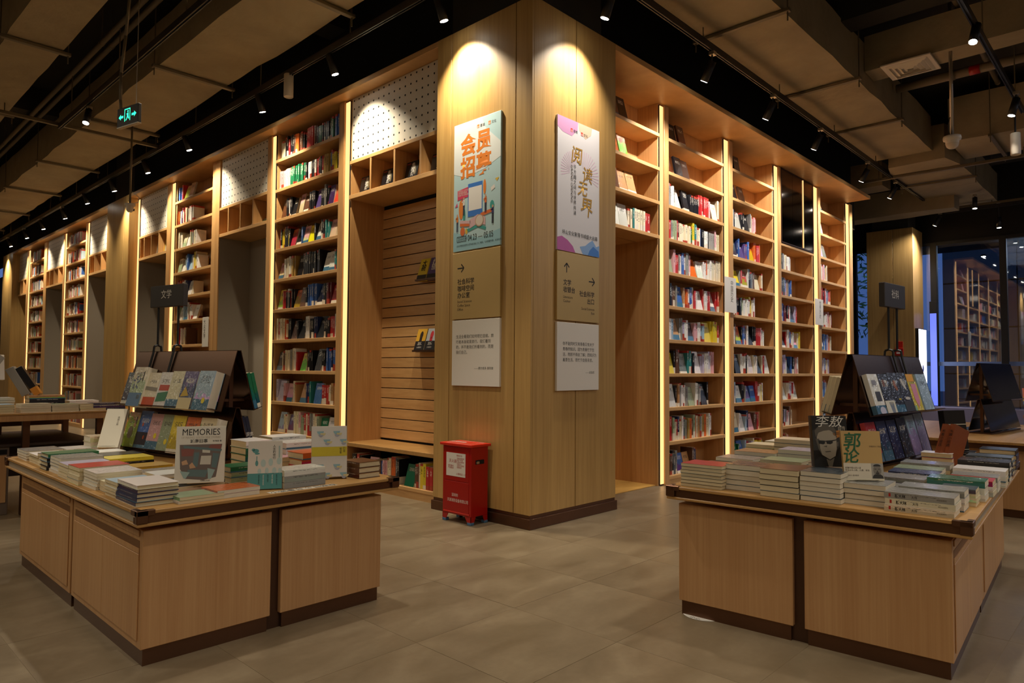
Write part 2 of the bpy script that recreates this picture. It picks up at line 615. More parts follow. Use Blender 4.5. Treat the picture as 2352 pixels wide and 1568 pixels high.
ceiling = struct('ceiling', MB().box(-12, -12, 6.4, 15.2, 34, 6.6), M['slab'])
for k, y in enumerate((-6.0, 3.6, 10.2, 17.0, 24.0)):
    MB().box(-12, y, 5.95, .3, y + .4, 6.4).build('beam', M['slab'], ceiling)
for k, x in enumerate((4.6, 10.4)):
    MB().box(x, -12, 6.0, x + .4, .45, 6.4).build('beam', M['slab'], ceiling)
struct('wall_left', MB().box(.30, 1.2, 4.96, .55, 34, 6.4), M['black'])
struct('wall_right', MB().box(1.2, .46, 4.96, 10.4, .70, 6.4), M['black'])
struct('wall_back', MB().box(-12.2, 31, 0, .5, 31.2, 6.4), M['grey_paint'])
struct('wall_rear', MB().box(-12.2, -12.2, 0, 15.2, -12, 6.4), M['grey_paint'])
struct('wall_side', MB().box(-12.2, -12, 0, -12, 31, 6.4), M['grey_paint'])
# the core behind the two bookcases
struct('wall_core', MB().box(1.05, 1.55, 0, 1.25, 31, 4.95).box(1.25, 1.55, 0, 10.3, 1.75, 4.95).box(10.2, 1.75, 0, 10.35, 31, 6.4), M['grey_paint'])


def wood_column(name, x0, y0, x1, y1, seams_w, seams_s, top=4.96):
    """An oak-clad column: separate cladding panels round a core, a bronze kick plate; -x and -y faces are the ones seen."""
    o = struct(name, MB().box(x0 + .03, y0 + .03, 0, x1 - .03, y1 - .03, top), M['black'])
    g = .004
    ys = [y0] + seams_w + [y1]
    for a, b in zip(ys, ys[1:]):
        MB().box(x0, a + (g if a > y0 else 0), .125, x0 + .03, b - (g if b < y1 else 0), top, 0, .002).build('cladding_panel', M['oak_col'], o)
    xs = [x0] + seams_s + [x1]
    for a, b in zip(xs, xs[1:]):
        MB().box(a + (g if a > x0 else .031), y0, .125, b - (g if b < x1 else 0), y0 + .03, top, 0, .002).build('cladding_panel', M['oak_col'], o)
    MB().box(x1 - .03, y0 + .031, .125, x1, y1 - .031, top).build('cladding_panel', M['oak_col'], o)
    MB().box(x0 + .031, y1 - .03, .125, x1, y1, top).build('cladding_panel', M['oak_col'], o)
    MB().box(x0 - .015, y0 - .015, 0, x1 + .012, y1 + .012, .095, 0, .003).box(x0 + .006, y0 + .006, .095, x1 - .006, y1 - .006, .128).build('kick_plate', M['bronze'], o)
    MB().box(x0 + .12, y0 + .12, top, x1 - .1, y1 - .1, 6.4).build('concrete_shaft', M['concrete'], o)
    return o


wood_column('column_corner', 0, 0, 1.34, 1.36, [.207, 1.13], [.662])
wood_column('column_left', 0, 10.97, 1.34, 12.35, [11.3], [.66])
wood_column('column_far', 0, 21.4, 1.34, 22.75, [21.8], [.66])
wood_column('column_right', 13.95, .18, 14.86, 1.21, [.62], [14.5])

# window wall at the right end
WX = 15.0
win = struct('window_1', MB().box(WX, -12, 4.70, WX + .2, 31, 6.4).box(WX - .05, -12, 0, WX + .15, 31, .50), M['black'])
win_frame_y = [-8.2, -5.6, -4.1, -2.85, -1.46, -.03, 1.85, 3.4, 5.2, 7.0]
for y in win_frame_y:
    MB().box(WX - .03, y - .07, .5, WX + .12, y + .07, 4.7, 0, .006).build('window_frame', M['black_metal'], win)
MB().box(WX - .02, -12, 4.62, WX + .1, 31, 4.7).box(WX - .02, -12, .5, WX + .1, 31, .56).build('window_frame', M['black_metal'], win)
for a, b in zip(win_frame_y, win_frame_y[1:]):
    MB().box(WX + .035, a + .07, .56, WX + .047, b - .07, 4.62).build('pane', M['glass'], win)
MB().box(WX + .030, -8, 1.62, WX + .034, 7, 1.72).build('safety_film', plain('frosted_film', '#5d6f96', .6), win)
struct('ledge', MB().box(14.55, -6, 0, 14.94, 2.4, .62, 0, .006), plain('blue_lit_ledge', '#8e87a0', .5))  # lilac puts the blue light falling on this sill into its colour

# outdoors: paved forecourt, a dark panelled building and its glazed corner
struct('ground_outside', MB().box(15.2, -30, -.15, 60, 40, -.05), plain('forecourt_paving', '#4a4a50', .7))
fac = struct('wall_outside', MB().box(21.0, -9, -.05, 21.6, 1.0, 7.2), plain('dark_joint', '#141618', .9))
pm = plain('grey_facade_panel', '#5d6468', .55, noise=.06)
for r in range(5):
    for c in range(5):
        y1 = .98 - c * 1.96
        MB().box(20.94, y1 - 1.93, r * 1.44, 21.0, y1, r * 1.44 + 1.40, 0, .01).build('facade_panel', pm, fac)
gb = struct('wall_outside_glazed', MB().box(27, -26, -.05, 32, -1, 9), plain('lobby_dark', '#222a30', .7))
for k in range(12):
    for r in range(4):
        MB().box(26.9, -25.6 + k * 2.05, .2 + r * 2.2, 27, -23.7 + k * 2.05, 2.2 + r * 2.2, 0, .01).build('facade_panel', plain('blue_facade_glass', '#33506e', .15, .3) if (k, r) == (0, 0) else bpy.data.materials['blue_facade_glass'], gb)
for k, (x, y, z) in enumerate(((18.2, 1.9, 4.9), (18.6, -.5, 4.75), (18.2, -2.6, 4.7))):
    o = thing('soffit_light', ('long white soffit light outside beside the oak column', 'small round downlight outside between two window posts', 'round downlight outside beyond the right window post')[k], 'light', (x, y, z))
    MB().box(-.6 if k == 0 else -.08, -.06, 0, .6 if k == 0 else .08, .06, .05, 0, .01).build('housing', M['black_metal'], o)
    MB().box(-.56 if k == 0 else -.06, -.045, -.006, .56 if k == 0 else .06, .045, 0).build('diffuser', M['lens'], o)
struct('ceiling_outside', MB().box(15.2, -8, 5.0, 18.9, 1.4, 5.2), plain('soffit_paint', '#33383d', .8))
tree = thing('street_tree', 'green street tree outside, seen between bookcase end and oak column', 'tree', (19.5, 3.6, -.05))
MB().cyl((0, 0, 0), (.1, -.1, 4.0), .09, .05, 8).build('trunk', plain('bark', '#3a3028', .9), tree, True)
lf = MB()
for k in range(420):
    a, r, z = random.uniform(0, 2 * PI), 1.5 * math.sqrt(random.random()), random.uniform(-1.6, 1.6)
    r *= math.sqrt(max(.1, 1 - (z / 1.8) ** 2))
    p = Vector((.1 + r * math.cos(a), -.1 + r * math.sin(a), 4.2 + z))
    d1 = Vector((random.uniform(-1, 1), random.uniform(-1, 1), random.uniform(-1, .4))).normalized() * .16
    d2 = d1.orthogonal().normalized() * .05
    lf.poly([p - d1, p + d2, p + d1, p - d2])
lf.build('foliage', plain('leaf_green', '#3f7a3a', .6), tree, kind='stuff')


# ------------------------------------------------------------------ bookcases
SH_Z = [.10 + .4393 * k for k in range(11)]        # tops of the shelves
ST = .045
XL, YR = .155, .43
TOP = 4.895


class Wall:
    """u runs along the wall away from the corner column, v into the wall, z up."""
    def __init__(s, left, u0):
        s.left, s.u0 = left, u0

    def P(s, u, v, z):
        return (XL + v, s.u0 + u, z) if s.left else (s.u0 + u, YR + v, z)

    def loc(s):
        return (XL, s.u0, 0) if s.left else (s.u0, YR, 0)

    def L(s, u, v, z):              # local to a root standing at loc()
        return (v, u, z) if s.left else (u, v, z)

    def box(s, mb, u0, v0, z0, u1, v1, z1, m=0, b=0.0):
        return mb.box(*s.L(u0, v0, z0), *s.L(u1, v1, z1), m, b)

    rz = property(lambda s: -PI / 2 if s.left else 0.0)


def uprights(W, o, near, width, far, led=True, depth=.36, far_led=True, z0=0.0):
    """Near upright standing proud; far upright set back with the LED channel on it."""
    if near:
        W.box(MB(), -near, 0, z0, 0, depth, TOP, 0, .003).build('side_panel', M['oak'], o)
    if far:
        if led:
            W.box(MB(), width, .035, z0, width + far, depth, TOP, 0, .002).build('side_panel', M['oak'], o)
            ch = W.box(MB(), width + far * .16, .020, max(z0, .01), width + far * .96, .0345, TOP - .02).build('light_channel', M['track'], o)
            W.box(MB(), width + far * .22, .012, max(z0, .02), width + far * .90, .0195, TOP - .03).build('diffuser_strip', M['led'], ch)
        else:
            W.box(MB(), width, 0, z0, width + far, depth, TOP, 0, .003).build('side_panel', M['oak'], o)


def shelf_unit(W, near, width, far, label, led=True, skip=(), tops=range(11), depth=.36):
    o = thing('bookcase', label, 'bookcase', W.loc(), 0, 'oak bookcase bays')
    uprights(W, o, near, width, far, led, depth)
    W.box(MB(), 0, depth - .02, .0, width, depth, TOP).build('back_panel', M['oak'], o)
    for k in tops:
        z = SH_Z[k]
        W.box(MB(), .001, .004, z - ST, width - .001, depth - .021, z, 0, .003).build('shelf', M['oak_h'], o)
    W.box(MB(), .001, .012, 0, width - .001, .03, SH_Z[0] - ST - .001).build('kick_board', M['oak_h'], o)
    return o


def peg_panel(W, o, u0, u1, z0, z1, pitch=.105):
    pn = W.box(MB(), u0, .03, z0, u1, .055, z1).build('pegboard', M['white_lam'], o)
    hb = MB()
    nu, nz = int((u1 - u0 - .06) / pitch), int((z1 - z0 - .06) / pitch)
    su, sz = (u1 - u0 - nu * pitch) / 2, (z1 - z0 - nz * pitch) / 2
    for i in range(nu + 1):
        for j in range(nz + 1):
            u, z = u0 + su + i * pitch, z0 + sz + j * pitch
            hb.poly([W.L(u + .013 * math.cos(2 * PI * k / 8), .0288, z + .013 * math.sin(2 * PI * k / 8)) for k in range(8)])
    hb.build('peg_hole', M['black'], pn, kind='stuff')


def niche_unit(W, near, width, far, label, kind, led=True, depth=.545):
    o = thing('display_niche', label, 'display niche', W.loc(), 0, 'display niches between the bookcase bays')
    z_cb, z_ct = 3.647, 4.040                       # cubby floor and ceiling
    grey = kind == 'grey'
    uprights(W, o, near, width, far, led, .36)
    peg_panel(W, o, .012, width - .006, z_ct + .047, TOP - .004)
    W.box(MB(), .001, .004, z_ct, width - .001, .36, z_ct + .045, 0, .003).build('shelf', M['oak_h'], o)
    W.box(MB(), .001, .004, z_cb - .053, width - .001, depth, z_cb, 0, .003).build('shelf', M['oak_h'], o)
    W.box(MB(), 0, .345, z_cb, width, .36, TOP).build('back_panel', M['oak'], o)
    for u in ((.445, .93, 1.41) if width > 1.7 else (width * .27, width * .53, width * .79)):
        W.box(MB(), u, .006, z_cb + .001, u + .034, .34, z_ct - .001, 0, .002).build('divider', M['oak'], o)
    wm = M['grey_paint'] if grey else M['oak']
    zc = z_cb - .054
    W.box(MB(), width - .004, .02 if grey else .037, 0, width + (.001 if led else .002), depth, zc).build('side_lining', wm, o)
    W.box(MB(), -.001, .02, 0, .004, depth, zc).build('side_lining', wm, o)
    if kind == 'slat':
        W.box(MB(), 0, depth, 0, width, depth + .02, zc).build('back_panel', M['black'], o)
        z, h = .56, .1195
        while z + h < zc:
            W.box(MB(), .004, depth - .016, z, width - .004, depth - .001, z + h, 0, .002).build('slat', M['oak_h'], o)
            z += h + .0105
        W.box(MB(), .004, .006, .488, width - .004, depth - .018, .535, 0, .004).build('bench_board', M['oak_top'], o)
        W.box(MB(), .004, .012, .085, width - .004, depth - .018, .125, 0, .003).build('shelf', M['oak_h'], o)
        W.box(MB(), .004, .02, 0, width - .004, .04, .084).build('kick_board', M['oak_h'], o)
    elif kind == 'passage':
        W.box(MB(), 0, depth, 0, width, depth + .02, zc).build('back_panel', M['oak'], o)
        W.box(MB(), -.2, .06, 0, width, depth, .012).build('floor_board', M['oak_floor'], o)
    else:
        W.box(MB(), 0, depth, 0, width, depth + .02, zc).build('back_panel', wm, o)
    return o


ROOTS = {}
pat = {0: 'beside the corner column', 10.97: 'beyond the left column'}
for y0, tag_ in pat.items():
    L = lambda u: Wall(True, y0 + u)
    niche_unit(L(1.375), 0, 1.880, .128, ('slatted bench niche with pegboard top, beside the corner column', 'grey niche with pegboard top, just beyond the left column')[y0 > 0], 'slat' if y0 == 0 else 'grey')
    shelf_unit(L(3.508), .122, 1.682, .122, ('tall oak bookcase beside the bench niche, full of dark books', 'narrow-looking far bookcase, first beyond the left column')[y0 > 0])
    niche_unit(L(5.436), .121, 1.642, .14, ('grey niche with pegboard top, beside the dark-book bookcase', 'second grey niche beyond the left column, shadowed white pegboard')[y0 > 0], 'grey', led=False)
    shelf_unit(L(7.362), .142, 1.618, .19, ('oak bookcase behind the left table sign, with white shelf tag', 'second far bookcase beyond the left column')[y0 > 0])
    niche_unit(L(9.362), .188, 1.49, .115, ('grey niche with white and yellow books in its cubbies', 'farthest niche, wood lined, beside the far column')[y0 > 0], 'grey' if y0 == 0 else 'wood')
R = lambda u: Wall(False, u)
shelf_unit(R(3.150), .110, 1.540, .170, 'right oak bookcase nearest the corner column, pastel books')
shelf_unit(R(4.975), .115, 1.495, .175, 'second right bookcase, white tag and black book box up high')
shelf_unit(R(6.742), .090, 1.468, .235, 'third right bookcase with dark bronze cabinet at its top', tops=[0, 1, 2, 3, 4, 5, 6, 7, 8])
shelf_unit(R(8.567), .120, 1.409, .225, 'last right bookcase, at the window end')
# portal beside the column: shelves over an opening
W0 = R(1.345)
o = thing('display_niche', 'oak portal niche with shelves above, right of the corner column', 'display niche', W0.loc(), 0, 'display niches between the bookcase bays')
uprights(W0, o, 0, 1.585, .110, True, .36)
for k in (7, 8, 9, 10):
    W0.box(MB(), .001, .004, SH_Z[k] - ST, 1.584, .339, SH_Z[k], 0, .003).build('shelf', M['oak_h'], o)
W0.box(MB(), 0, .34, 3.12, 1.585, .36, TOP).build('back_panel', M['oak'], o)
W0.box(MB(), 1.575, .037, .0, 1.588, 1.05, SH_Z[7] - ST).build('side_lining', M['oak'], o)
W0.box(MB(), 0, .341, SH_Z[7] - ST, 1.585, 1.05, SH_Z[7] - .001).build('soffit_board', M['oak_h'], o)
W0.box(MB(), 0, 1.03, 0, 1.575, 1.05, SH_Z[7] - ST).build('back_panel', M['oak'], o)
W0.box(MB(), 0, .065, 0, 1.574, 1.03, .012, 0, .002).build('floor_board', M['oak_floor'], o)

end = W0 and struct('trim_1', R(10.201).box(MB(), 0, 0, 0, .165, .36, TOP, 0, .003), M['oak'])
end.location = R(10.201).loc()
cor = struct('trim_2', MB().box(0, 1.362, TOP, .62, 10.965, 4.96, 0, .003), M['oak_h'])
struct('trim_3', MB().box(0, 12.355, TOP, .62, 21.4, 4.96, 0, .003), M['oak_h'])
struct('trim_4', MB().box(1.342, 0, TOP, 10.09, .82, 4.96, 0, .003), M['oak_h'])

# bronze cabinet in the top of the third right bookcase
cb = thing('display_cabinet', 'dark bronze glazed cabinet set into top of the third right bookcase', 'cabinet', R(6.742).P(0, 0, 3.62))
W3 = R(6.742)
f = MB()
W3.box(f, .006, .30, .0, 1.462, .33, 1.27)
W3.box(f, .006, -.005, .0, .03, .30, 1.27)
W3.box(f, 1.438, -.005, .0, 1.462, .30, 1.27)
W3.box(f, .03, -.005, .0, 1.438, .30, .02)
W3.box(f, .03, -.005, 1.25, 1.438, .30, 1.27)
f.build('carcass', M['bronze_dark'], cb)
for u0, u1 in ((.034, .50), (.505, .96), (.965, 1.434)):
    W3.box(MB(), u0, .0, .024, u1, .012, 1.246, 0, .002).build('door', M['mirror_dark'], cb)
W3.box(MB(), .955, -.012, .03, .972, -.001, 1.24).build('light_strip', M['led'], cb)


# ------------------------------------------------------------------ signs
def sign_panel(name, label, cat, left, a0, a1, z0, z1, mat, th=.022, group=None):
    if left:
        o = thing(name, label, cat, (0, a1, z0), -PI / 2, group)
    else:
        o = thing(name, label, cat, (a0, 0, z0), 0, group)
    MB().box(0, -th, 0, a1 - a0, -.0005, z1 - z0, 0, .002).build('board', mat, o)
    return o


def arrow(p, cx, cz, s, ang, mat, y):
    mb = MB()
    c_, s_ = math.cos(ang), math.sin(ang)
    w = .006

    def seg(a, b):
        a, b = Vector(a), Vector(b)
        d = (b - a).normalized()
        n = Vector((-d.y, d.x)) * w
        mb.poly([(cx + (q.x * c_ - q.y * s_), y, cz + (q.x * s_ + q.y * c_)) for q in (a - n, b - n, b + n, a + n)])
    seg((-s, 0), (s, 0))
    seg((s, 0), (s * .15, s * .85))
    seg((s, 0), (s * .15, -s * .85))
    mb.build('arrow', mat, p)


Y1 = -.0226
ps = sign_panel('poster', 'light blue membership poster with orange lettering on the column', 'poster', True, .381, 1.054, 2.648, 3.955, plain('poster_blue', '#c3e3ea', .45))
W_, H_ = .673, 1.307
flat(ps, 'print', [[(0, H_), (0, .80), (.18, .74), (.45, .78), (.673, .86), (.673, H_ - .30), (.46, H_ - .12), (.40, H_)]], ink('#eef4f4'), Y1)
flat(ps, 'print', [[(0, 0), (.673, 0), (.673, .16), (.4, .10), (0, .2)]], ink('#a3d2e0'), Y1)
for k, cx in enumerate((.34, .50)):
    flat(ps, 'logo', [rect(cx, 1.205, cx + .032, 1.24)], M['ink_orange'], Y1 - .0004)
    flat(ps, 'logo', [rect(cx + .008, 1.205, cx + .013, 1.228), rect(cx + .019, 1.205, cx + .024, 1.228)], ink('#eef4f4'), Y1 - .0008)
    text(ps, 'lettering', '書城' if k == 0 else '文化', .034, cx + .042, 1.21, Y1 - .0006, M['ink'])
text(ps, 'lettering', '会员', .225, .10, .985, Y1 - .0006, M['ink_orange'], bold=.032)
text(ps, 'lettering', '招募', .225, .10, .755, Y1 - .0006, M['ink_orange'], bold=.032)
for nm, c, polys in (
        ('print', '#3f7fd8', [[(.215, .33), (.425, .33), (.425, .665), (.215, .665)]]),
        ('print', '#f7f5f2', [[(.225, .39), (.415, .39), (.415, .625), (.225, .625)]]),
        ('print', '#ef8d3a', [disc(.115, .42, .035, .10, 14), disc(.455, .60, .02, .075, 14)]),
        ('print', '#e2486c', [[(.06, .52), (.225, .54), (.225, .64), (.06, .62)], [(.12, .52), (.15, .52), (.135, .50)]]),
        ('print', '#e4bfc4', [[(.10, .31), (.26, .29), (.26, .26), (.10, .28)], [(.24, .30), (.36, .34), (.47, .30), (.47, .22), (.36, .25), (.24, .21)]]),
        ('print', '#e8773c', [[(.10, .28), (.25, .26), (.25, .235), (.10, .25)], [(.40, .345), (.56, .37), (.56, .335), (.40, .31)], disc(.14, .195, .035, .045, 14)]),
        ('print', '#46a7a0', [[(.20, .21), (.36, .24), (.48, .20), (.47, .17), (.36, .21), (.22, .18)], disc(.56, .40, .03, .05, 10), disc(.16, .36, .02, .07, 10)]),
        ('print', '#e9c34a', [[(.60, .655), (.655, .66), (.625, .625)], disc(.195, .19, .018, .03, 10)]),
        ('print', '#f3eee9', [[(.54, .575), (.59, .60), (.60, .565), (.55, .54)]]),
        ('print', '#d75b86', [[(.02, .455), (.055, .50), (.065, .46)]])):
    flat(ps, nm, polys, ink(c), Y1 - .0006 - .0003 * (c == '#f7f5f2') - .0006 * (c in ('#e4bfc4', '#e8773c')))
for cx, cz, top, leg in ((.155, .46, '#f4efe8', '#2b2a4e'), (.06, .30, '#ef8d3a', '#2b2a4e'), (.47, .44, '#ef7a3a', '#2b2a4e'), (.57, .32, '#3a3c70', '#1d1d30')):
    flat(ps, 'print', [rect(cx - .014, cz - .005, cx + .014, cz + .055), rect(cx - .03, cz + .03, cx, cz + .042)], ink(top), Y1 - .0016)
    flat(ps, 'print', [rect(cx - .012, cz - .10, cx - .002, cz), rect(cx + .002, cz - .10, cx + .012, cz)], ink(leg), Y1 - .0017)
    flat(ps, 'print', [disc(cx, cz + .068, .012, .014, 10)], ink('#d9a98a'), Y1 - .0018)
flat(ps, 'print', [disc(.385, .275, .062, .062, 20)], ink('#c9a387'), Y1 - .0018)
flat(ps, 'print', [disc(.385, .275, .052, .052, 20)], ink('#e9dccf'), Y1 - .0022)
text(ps, 'lettering', '扫码加入读书会\n领专属优惠券\n惊喜书礼等你拿', .022, .07, .603, Y1 - .0012, M['ink_w'])
flat(ps, 'print', [rect(.055, .092, .195, .098), rect(.055, .142, .195, .148), rect(.055, .092, .060, .148), rect(.19, .092, .195, .148)], M['ink'], Y1 - .0010)
text(ps, 'lettering', '活动时间', .034, .066, .107, Y1 - .0010, M['ink'])
text(ps, 'lettering', '04.23 — 05.05', .085, .215, .092, Y1 - .0010, M['ink'], sx=.72)
text(ps, 'lettering', '活动详情请至服务台咨询或扫描上方二维码，礼品数量有限，先到先得。', .0205, .05, .045, Y1 - .0010, M['ink'])

ga = sign_panel('direction_sign', 'gold direction sign with right arrow only, left face of the column', 'sign', True, .373, 1.058, 1.956, 2.630, M['gold_panel'], .026, 'gold direction signs on the column')
arrow(ga, .125, .515, .048, 0, M['ink'], -.0266)
text(ga, 'lettering', '社会科学\n咖啡空间\n办公室', .062, .078, .355, -.0266, M['ink'], line=1.12, bold=.012)
text(ga, 'lettering', 'Social Sciences\nCoffee Space\nOffice', .036, .078, .165, -.0266, M['ink'], line=1.1)
wa = sign_panel('quote_sign', 'white quotation panel on the left face of the column', 'sign', True, .374, 1.055, 1.287, 1.944, M['white_card'], .026, 'white quotation panels on the column')
text(wa, 'lettering', '生活全看我们如何把它造就。旅\n行者本身就是旅行。我们看到\n的，并不是我们所看到的，而是\n我们自己。', .0385, .062, .478, -.0266, M['ink'], line=1.36)
text(wa, 'lettering', '——费尔南多.佩阿索', .029, .60, .165, -.0266, M['ink'], 'RIGHT')

pr = sign_panel('poster', 'white grand opening poster with gold brush lettering on the column', 'poster', False, .345, 1.019, 2.605, 3.915, plain('poster_white', '#e9e6ea', .45))
H_ = 1.31
flat(pr, 'print', [[(0, H_), (.32, H_), (.31, H_ - .08), (.22, H_ - .16), (.08, H_ - .15), (0, H_ - .11)]], ink('#dba3d0'), Y1)
flat(pr, 'print', [[(.32, H_), (.55, H_), (.53, H_ - .08), (.44, H_ - .14), (.34, H_ - .08)]], ink('#eccfb4'), Y1)
flat(pr, 'print', [[(0, 0), (.28, 0), (.24, .06), (.16, .11), (.07, .14), (0, .12)]], ink('#c567ae'), Y1)
flat(pr, 'print', [[(.40, .0), (.674, 0), (.674, .12), (.62, .10), (.56, .16), (.50, .13), (.44, .09), (.35, .07)]], ink('#8fb6ea'), Y1)
flat(pr, 'print', [[(.48, 0), (.674, 0), (.66, .06), (.57, .10), (.51, .05)]], ink('#4a86d8'), Y1 - .0004)
for k in range(15):
    a = math.radians(-18 + k * 9)
    for sgn, cx in ((1, .42), (-1, .25)):
        d = Vector((math.cos(a) * sgn, math.sin(a)))
        n = Vector((-d.y, d.x)) * .006
        p0, p1 = Vector((cx, .80)) + d * .06, Vector((cx, .80)) + d * (.24 if sgn > 0 else .2)
        p1 = Vector((min(max(p1.x, .01), .66), p1.y))
        flat(pr, 'print', [[tuple(p0 + n * .3), tuple(p1 + n), tuple(p1 - n), tuple(p0 - n * .3)]], ink('#e9cfe2'), Y1)
for k, cx in enumerate((.20, .365)):
    flat(pr, 'logo', [rect(cx, 1.19, cx + .032, 1.225)], ink('#d8442c'), Y1 - .0006)
    flat(pr, 'logo', [rect(cx + .008, 1.19, cx + .013, 1.213), rect(cx + .019, 1.19, cx + .024, 1.213)], ink('#e9e6ea'), Y1 - .0009)
    text(pr, 'lettering', '書城' if k == 0 else '文化', .034, cx + .042, 1.195, Y1 - .0009, M['ink'])
for ch, x, z, s in (('阅', .20, .905, .185), ('读', .38, .745, .17), ('无', .31, .60, .16), ('界', .35, .405, .205)):
    text(pr, 'lettering', ch, s, x, z, Y1 - .0012, M['ink_gold'], bold=.012, shear=.12)
vtext(pr, 'lettering', '于方圆之间与世界共读', .046, .245, .835, Y1 - .0012, M['ink'], step=.0635)
text(pr, 'lettering', 'GRAND OPENING', .046, .205, .865, Y1 - .0012, M['ink_brown'], spin=-PI / 2)
text(pr, 'lettering', '坪山文化聚落书城盛大启幕', .0475, .072, .165, Y1 - .0012, M['ink'])

gb_ = sign_panel('direction_sign', 'gold direction sign with up arrow and right arrow, right face of column', 'sign', False, .342, 1.012, 1.931, 2.594, M['gold_panel'], .026, 'gold direction signs on the column')
arrow(gb_, .145, .51, .046, PI / 2, M['ink'], -.0266)
arrow(gb_, .545, .41, .048, 0, M['ink'], -.0266)
text(gb_, 'lettering', '文学\n收银台', .062, .092, .345, -.0266, M['ink'], line=1.12, bold=.012)
text(gb_, 'lettering', 'Literature\nCashier', .036, .092, .215, -.0266, M['ink'], line=1.1)
text(gb_, 'lettering', '社会科学\n出口', .062, .592, .255, -.0266, M['ink'], 'RIGHT', line=1.12, bold=.012)
text(gb_, 'lettering', 'Social Sciences\nExit', .036, .592, .12, -.0266, M['ink'], 'RIGHT', line=1.1)
wb = sign_panel('quote_sign', 'white quotation panel on the right face of the column', 'sign', False, .345, 1.009, 1.253, 1.911, M['white_card'], .026, 'white quotation panels on the column')
text(wb, 'lettering', '你不能同时又有青春又有关于\n青春的知识。因为青春忙于生\n活，而顾不得去了解；而知识为\n着要生活，而忙于自我寻求。', .0385, .085, .440, -.0266, M['ink'], line=1.36)
text(wb, 'lettering', '——纪伯伦', .029, .59, .165, -.0266, M['ink'], 'RIGHT')


def shelf_tag(label, loc, rz, w, h, chars, u=0.5):
    o = thing('shelf_tag', label, 'sign', loc, rz, 'white section tags on the bookcases')
    MB().box(0, -.004, 0, w, .004, h, 0, .002).build('plate', M['white_card'], o)
    vtext(o, 'lettering', chars, .085, w * u, h * .78, -.0046, M['ink'], step=.1)
    return o


shelf_tag('white section tag on the bookcase behind the left table sign', (XL - .012, 7.60, 1.80), -PI / 2, .24, .50, '大众文学', .2)
shelf_tag('white section tag between the first two right bookcases', (4.66, YR - .016, 2.31), 0, .36, .52, '中国历史', .5)
shelf_tag('white section tag between third and last right bookcases', (8.20, YR - .016, 2.31), 0, .40, .48, '世界历史', .5)

# fire box
fb = thing('extinguisher_box', 'red metal extinguisher box on blue feet beside the column', 'box', (-.157, .695, 0))
MB().box(-.110, -.2, .075, .110, .2, .722, 0, .004).build('body', M['red'], fb)
for sy in (-1, 1):
    for sx in (-1, 1):
        lg = MB()
        lg.prism([(sx * .110, sy * .2, .076), (sx * .110, sy * .2, .022), (sx * .110, sy * .15, .022), (sx * .110, sy * .115, .076)], (-sx * .004, 0, 0))
        lg.prism([(sx * .110, sy * .2, .076), (sx * .110, sy * .2, .022), (sx * .066, sy * .2, .022), (sx * .045, sy * .2, .076)], (0, -sy * .004, 0))
        leg = lg.build('leg', M['red'], fb)
        MB().box(sx * .112, sy * .202, 0, sx * .068, sy * .150, .026, 0, .003).build('foot_cap', M['bluegrey'], leg, label='blue plastic foot cap')
lid = MB().box(-.135, -.222, .722, .130, .222, .748, 0, .004).build('lid', M['red_bright'], fb)
text(lid, 'lettering', '灭火器箱', .055, -.02, .7486, .10, M['ink_w'], 'CENTER', flatz=True, spin=-PI / 2, bold=.01)
pl_ = MB()
pl_.box(-.105, -.16, .7482, .10, -.156, .7486).box(-.105, .156, .7482, .10, .16, .7486).box(-.105, -.16, .7482, -.101, .16, .7486).box(.096, -.16, .7482, .10, .16, .7486)
pl_.build('printed_border', M['ink_w'], lid)
MB().box(-.114, -.17, .100, -.1095, .17, .385, 0, .002).build('lower_door', M['red'], fb)
MB().box(-.113, -.17, .395, -.1095, .17, .70, 0, .002).build('upper_door', M['red'], fb)
MB().box(-.119, -.18, .090, -.109, .18, .101, 0, .002).build('ledge_trim', M['red_bright'], fb)
sheet = MB().box(-.1150, -.125, .435, -.1138, .145, .655).build('notice_sheet', M['white_card'], fb, label='white paper notice with red print')
for body, s, y, z in (('灭火器', .036, .105, .565), ('火警电话: 119', .022, .0, .452), ('使用方法', .020, .0, .625)):
    text(sheet, 'lettering', body, s, -.1156, z, y + .0, M['ink_red'], rot=(0, 0, -PI / 2))
text(sheet, 'lettering', '先拔出保险销\n再压下手柄\n对准火焰根部\n扫射灭火\n注意安全距离\n定期检查', .017, -.1156, .600, -.005, M['ink_red'], rot=(0, 0, -PI / 2))
text(sheet, 'lettering', '消防器材\n严禁挪用', .020, -.1156, .525, .12, M['ink_red'], rot=(0, 0, -PI / 2))
text(fb, 'lettering', '深圳市', .036, -.1146, .245, .02, M['ink_w'], 'CENTER', rot=(0, 0, -PI / 2), sx=.85)
text(fb, 'lettering', '天湖消防设备有限公司', .036, -.1146, .195, -.02, M['ink_w'], 'CENTER', rot=(0, 0, -PI / 2), sx=.82)
MB().box(-.055, -.2045, .56, .055, -.199, .60, 0, .003).build('handle', M['black'], fb)
MB().box(-.050, -.212, .565, -.012, -.2046, .588, 0, .003).build('handle_grip', M['steel'], fb)


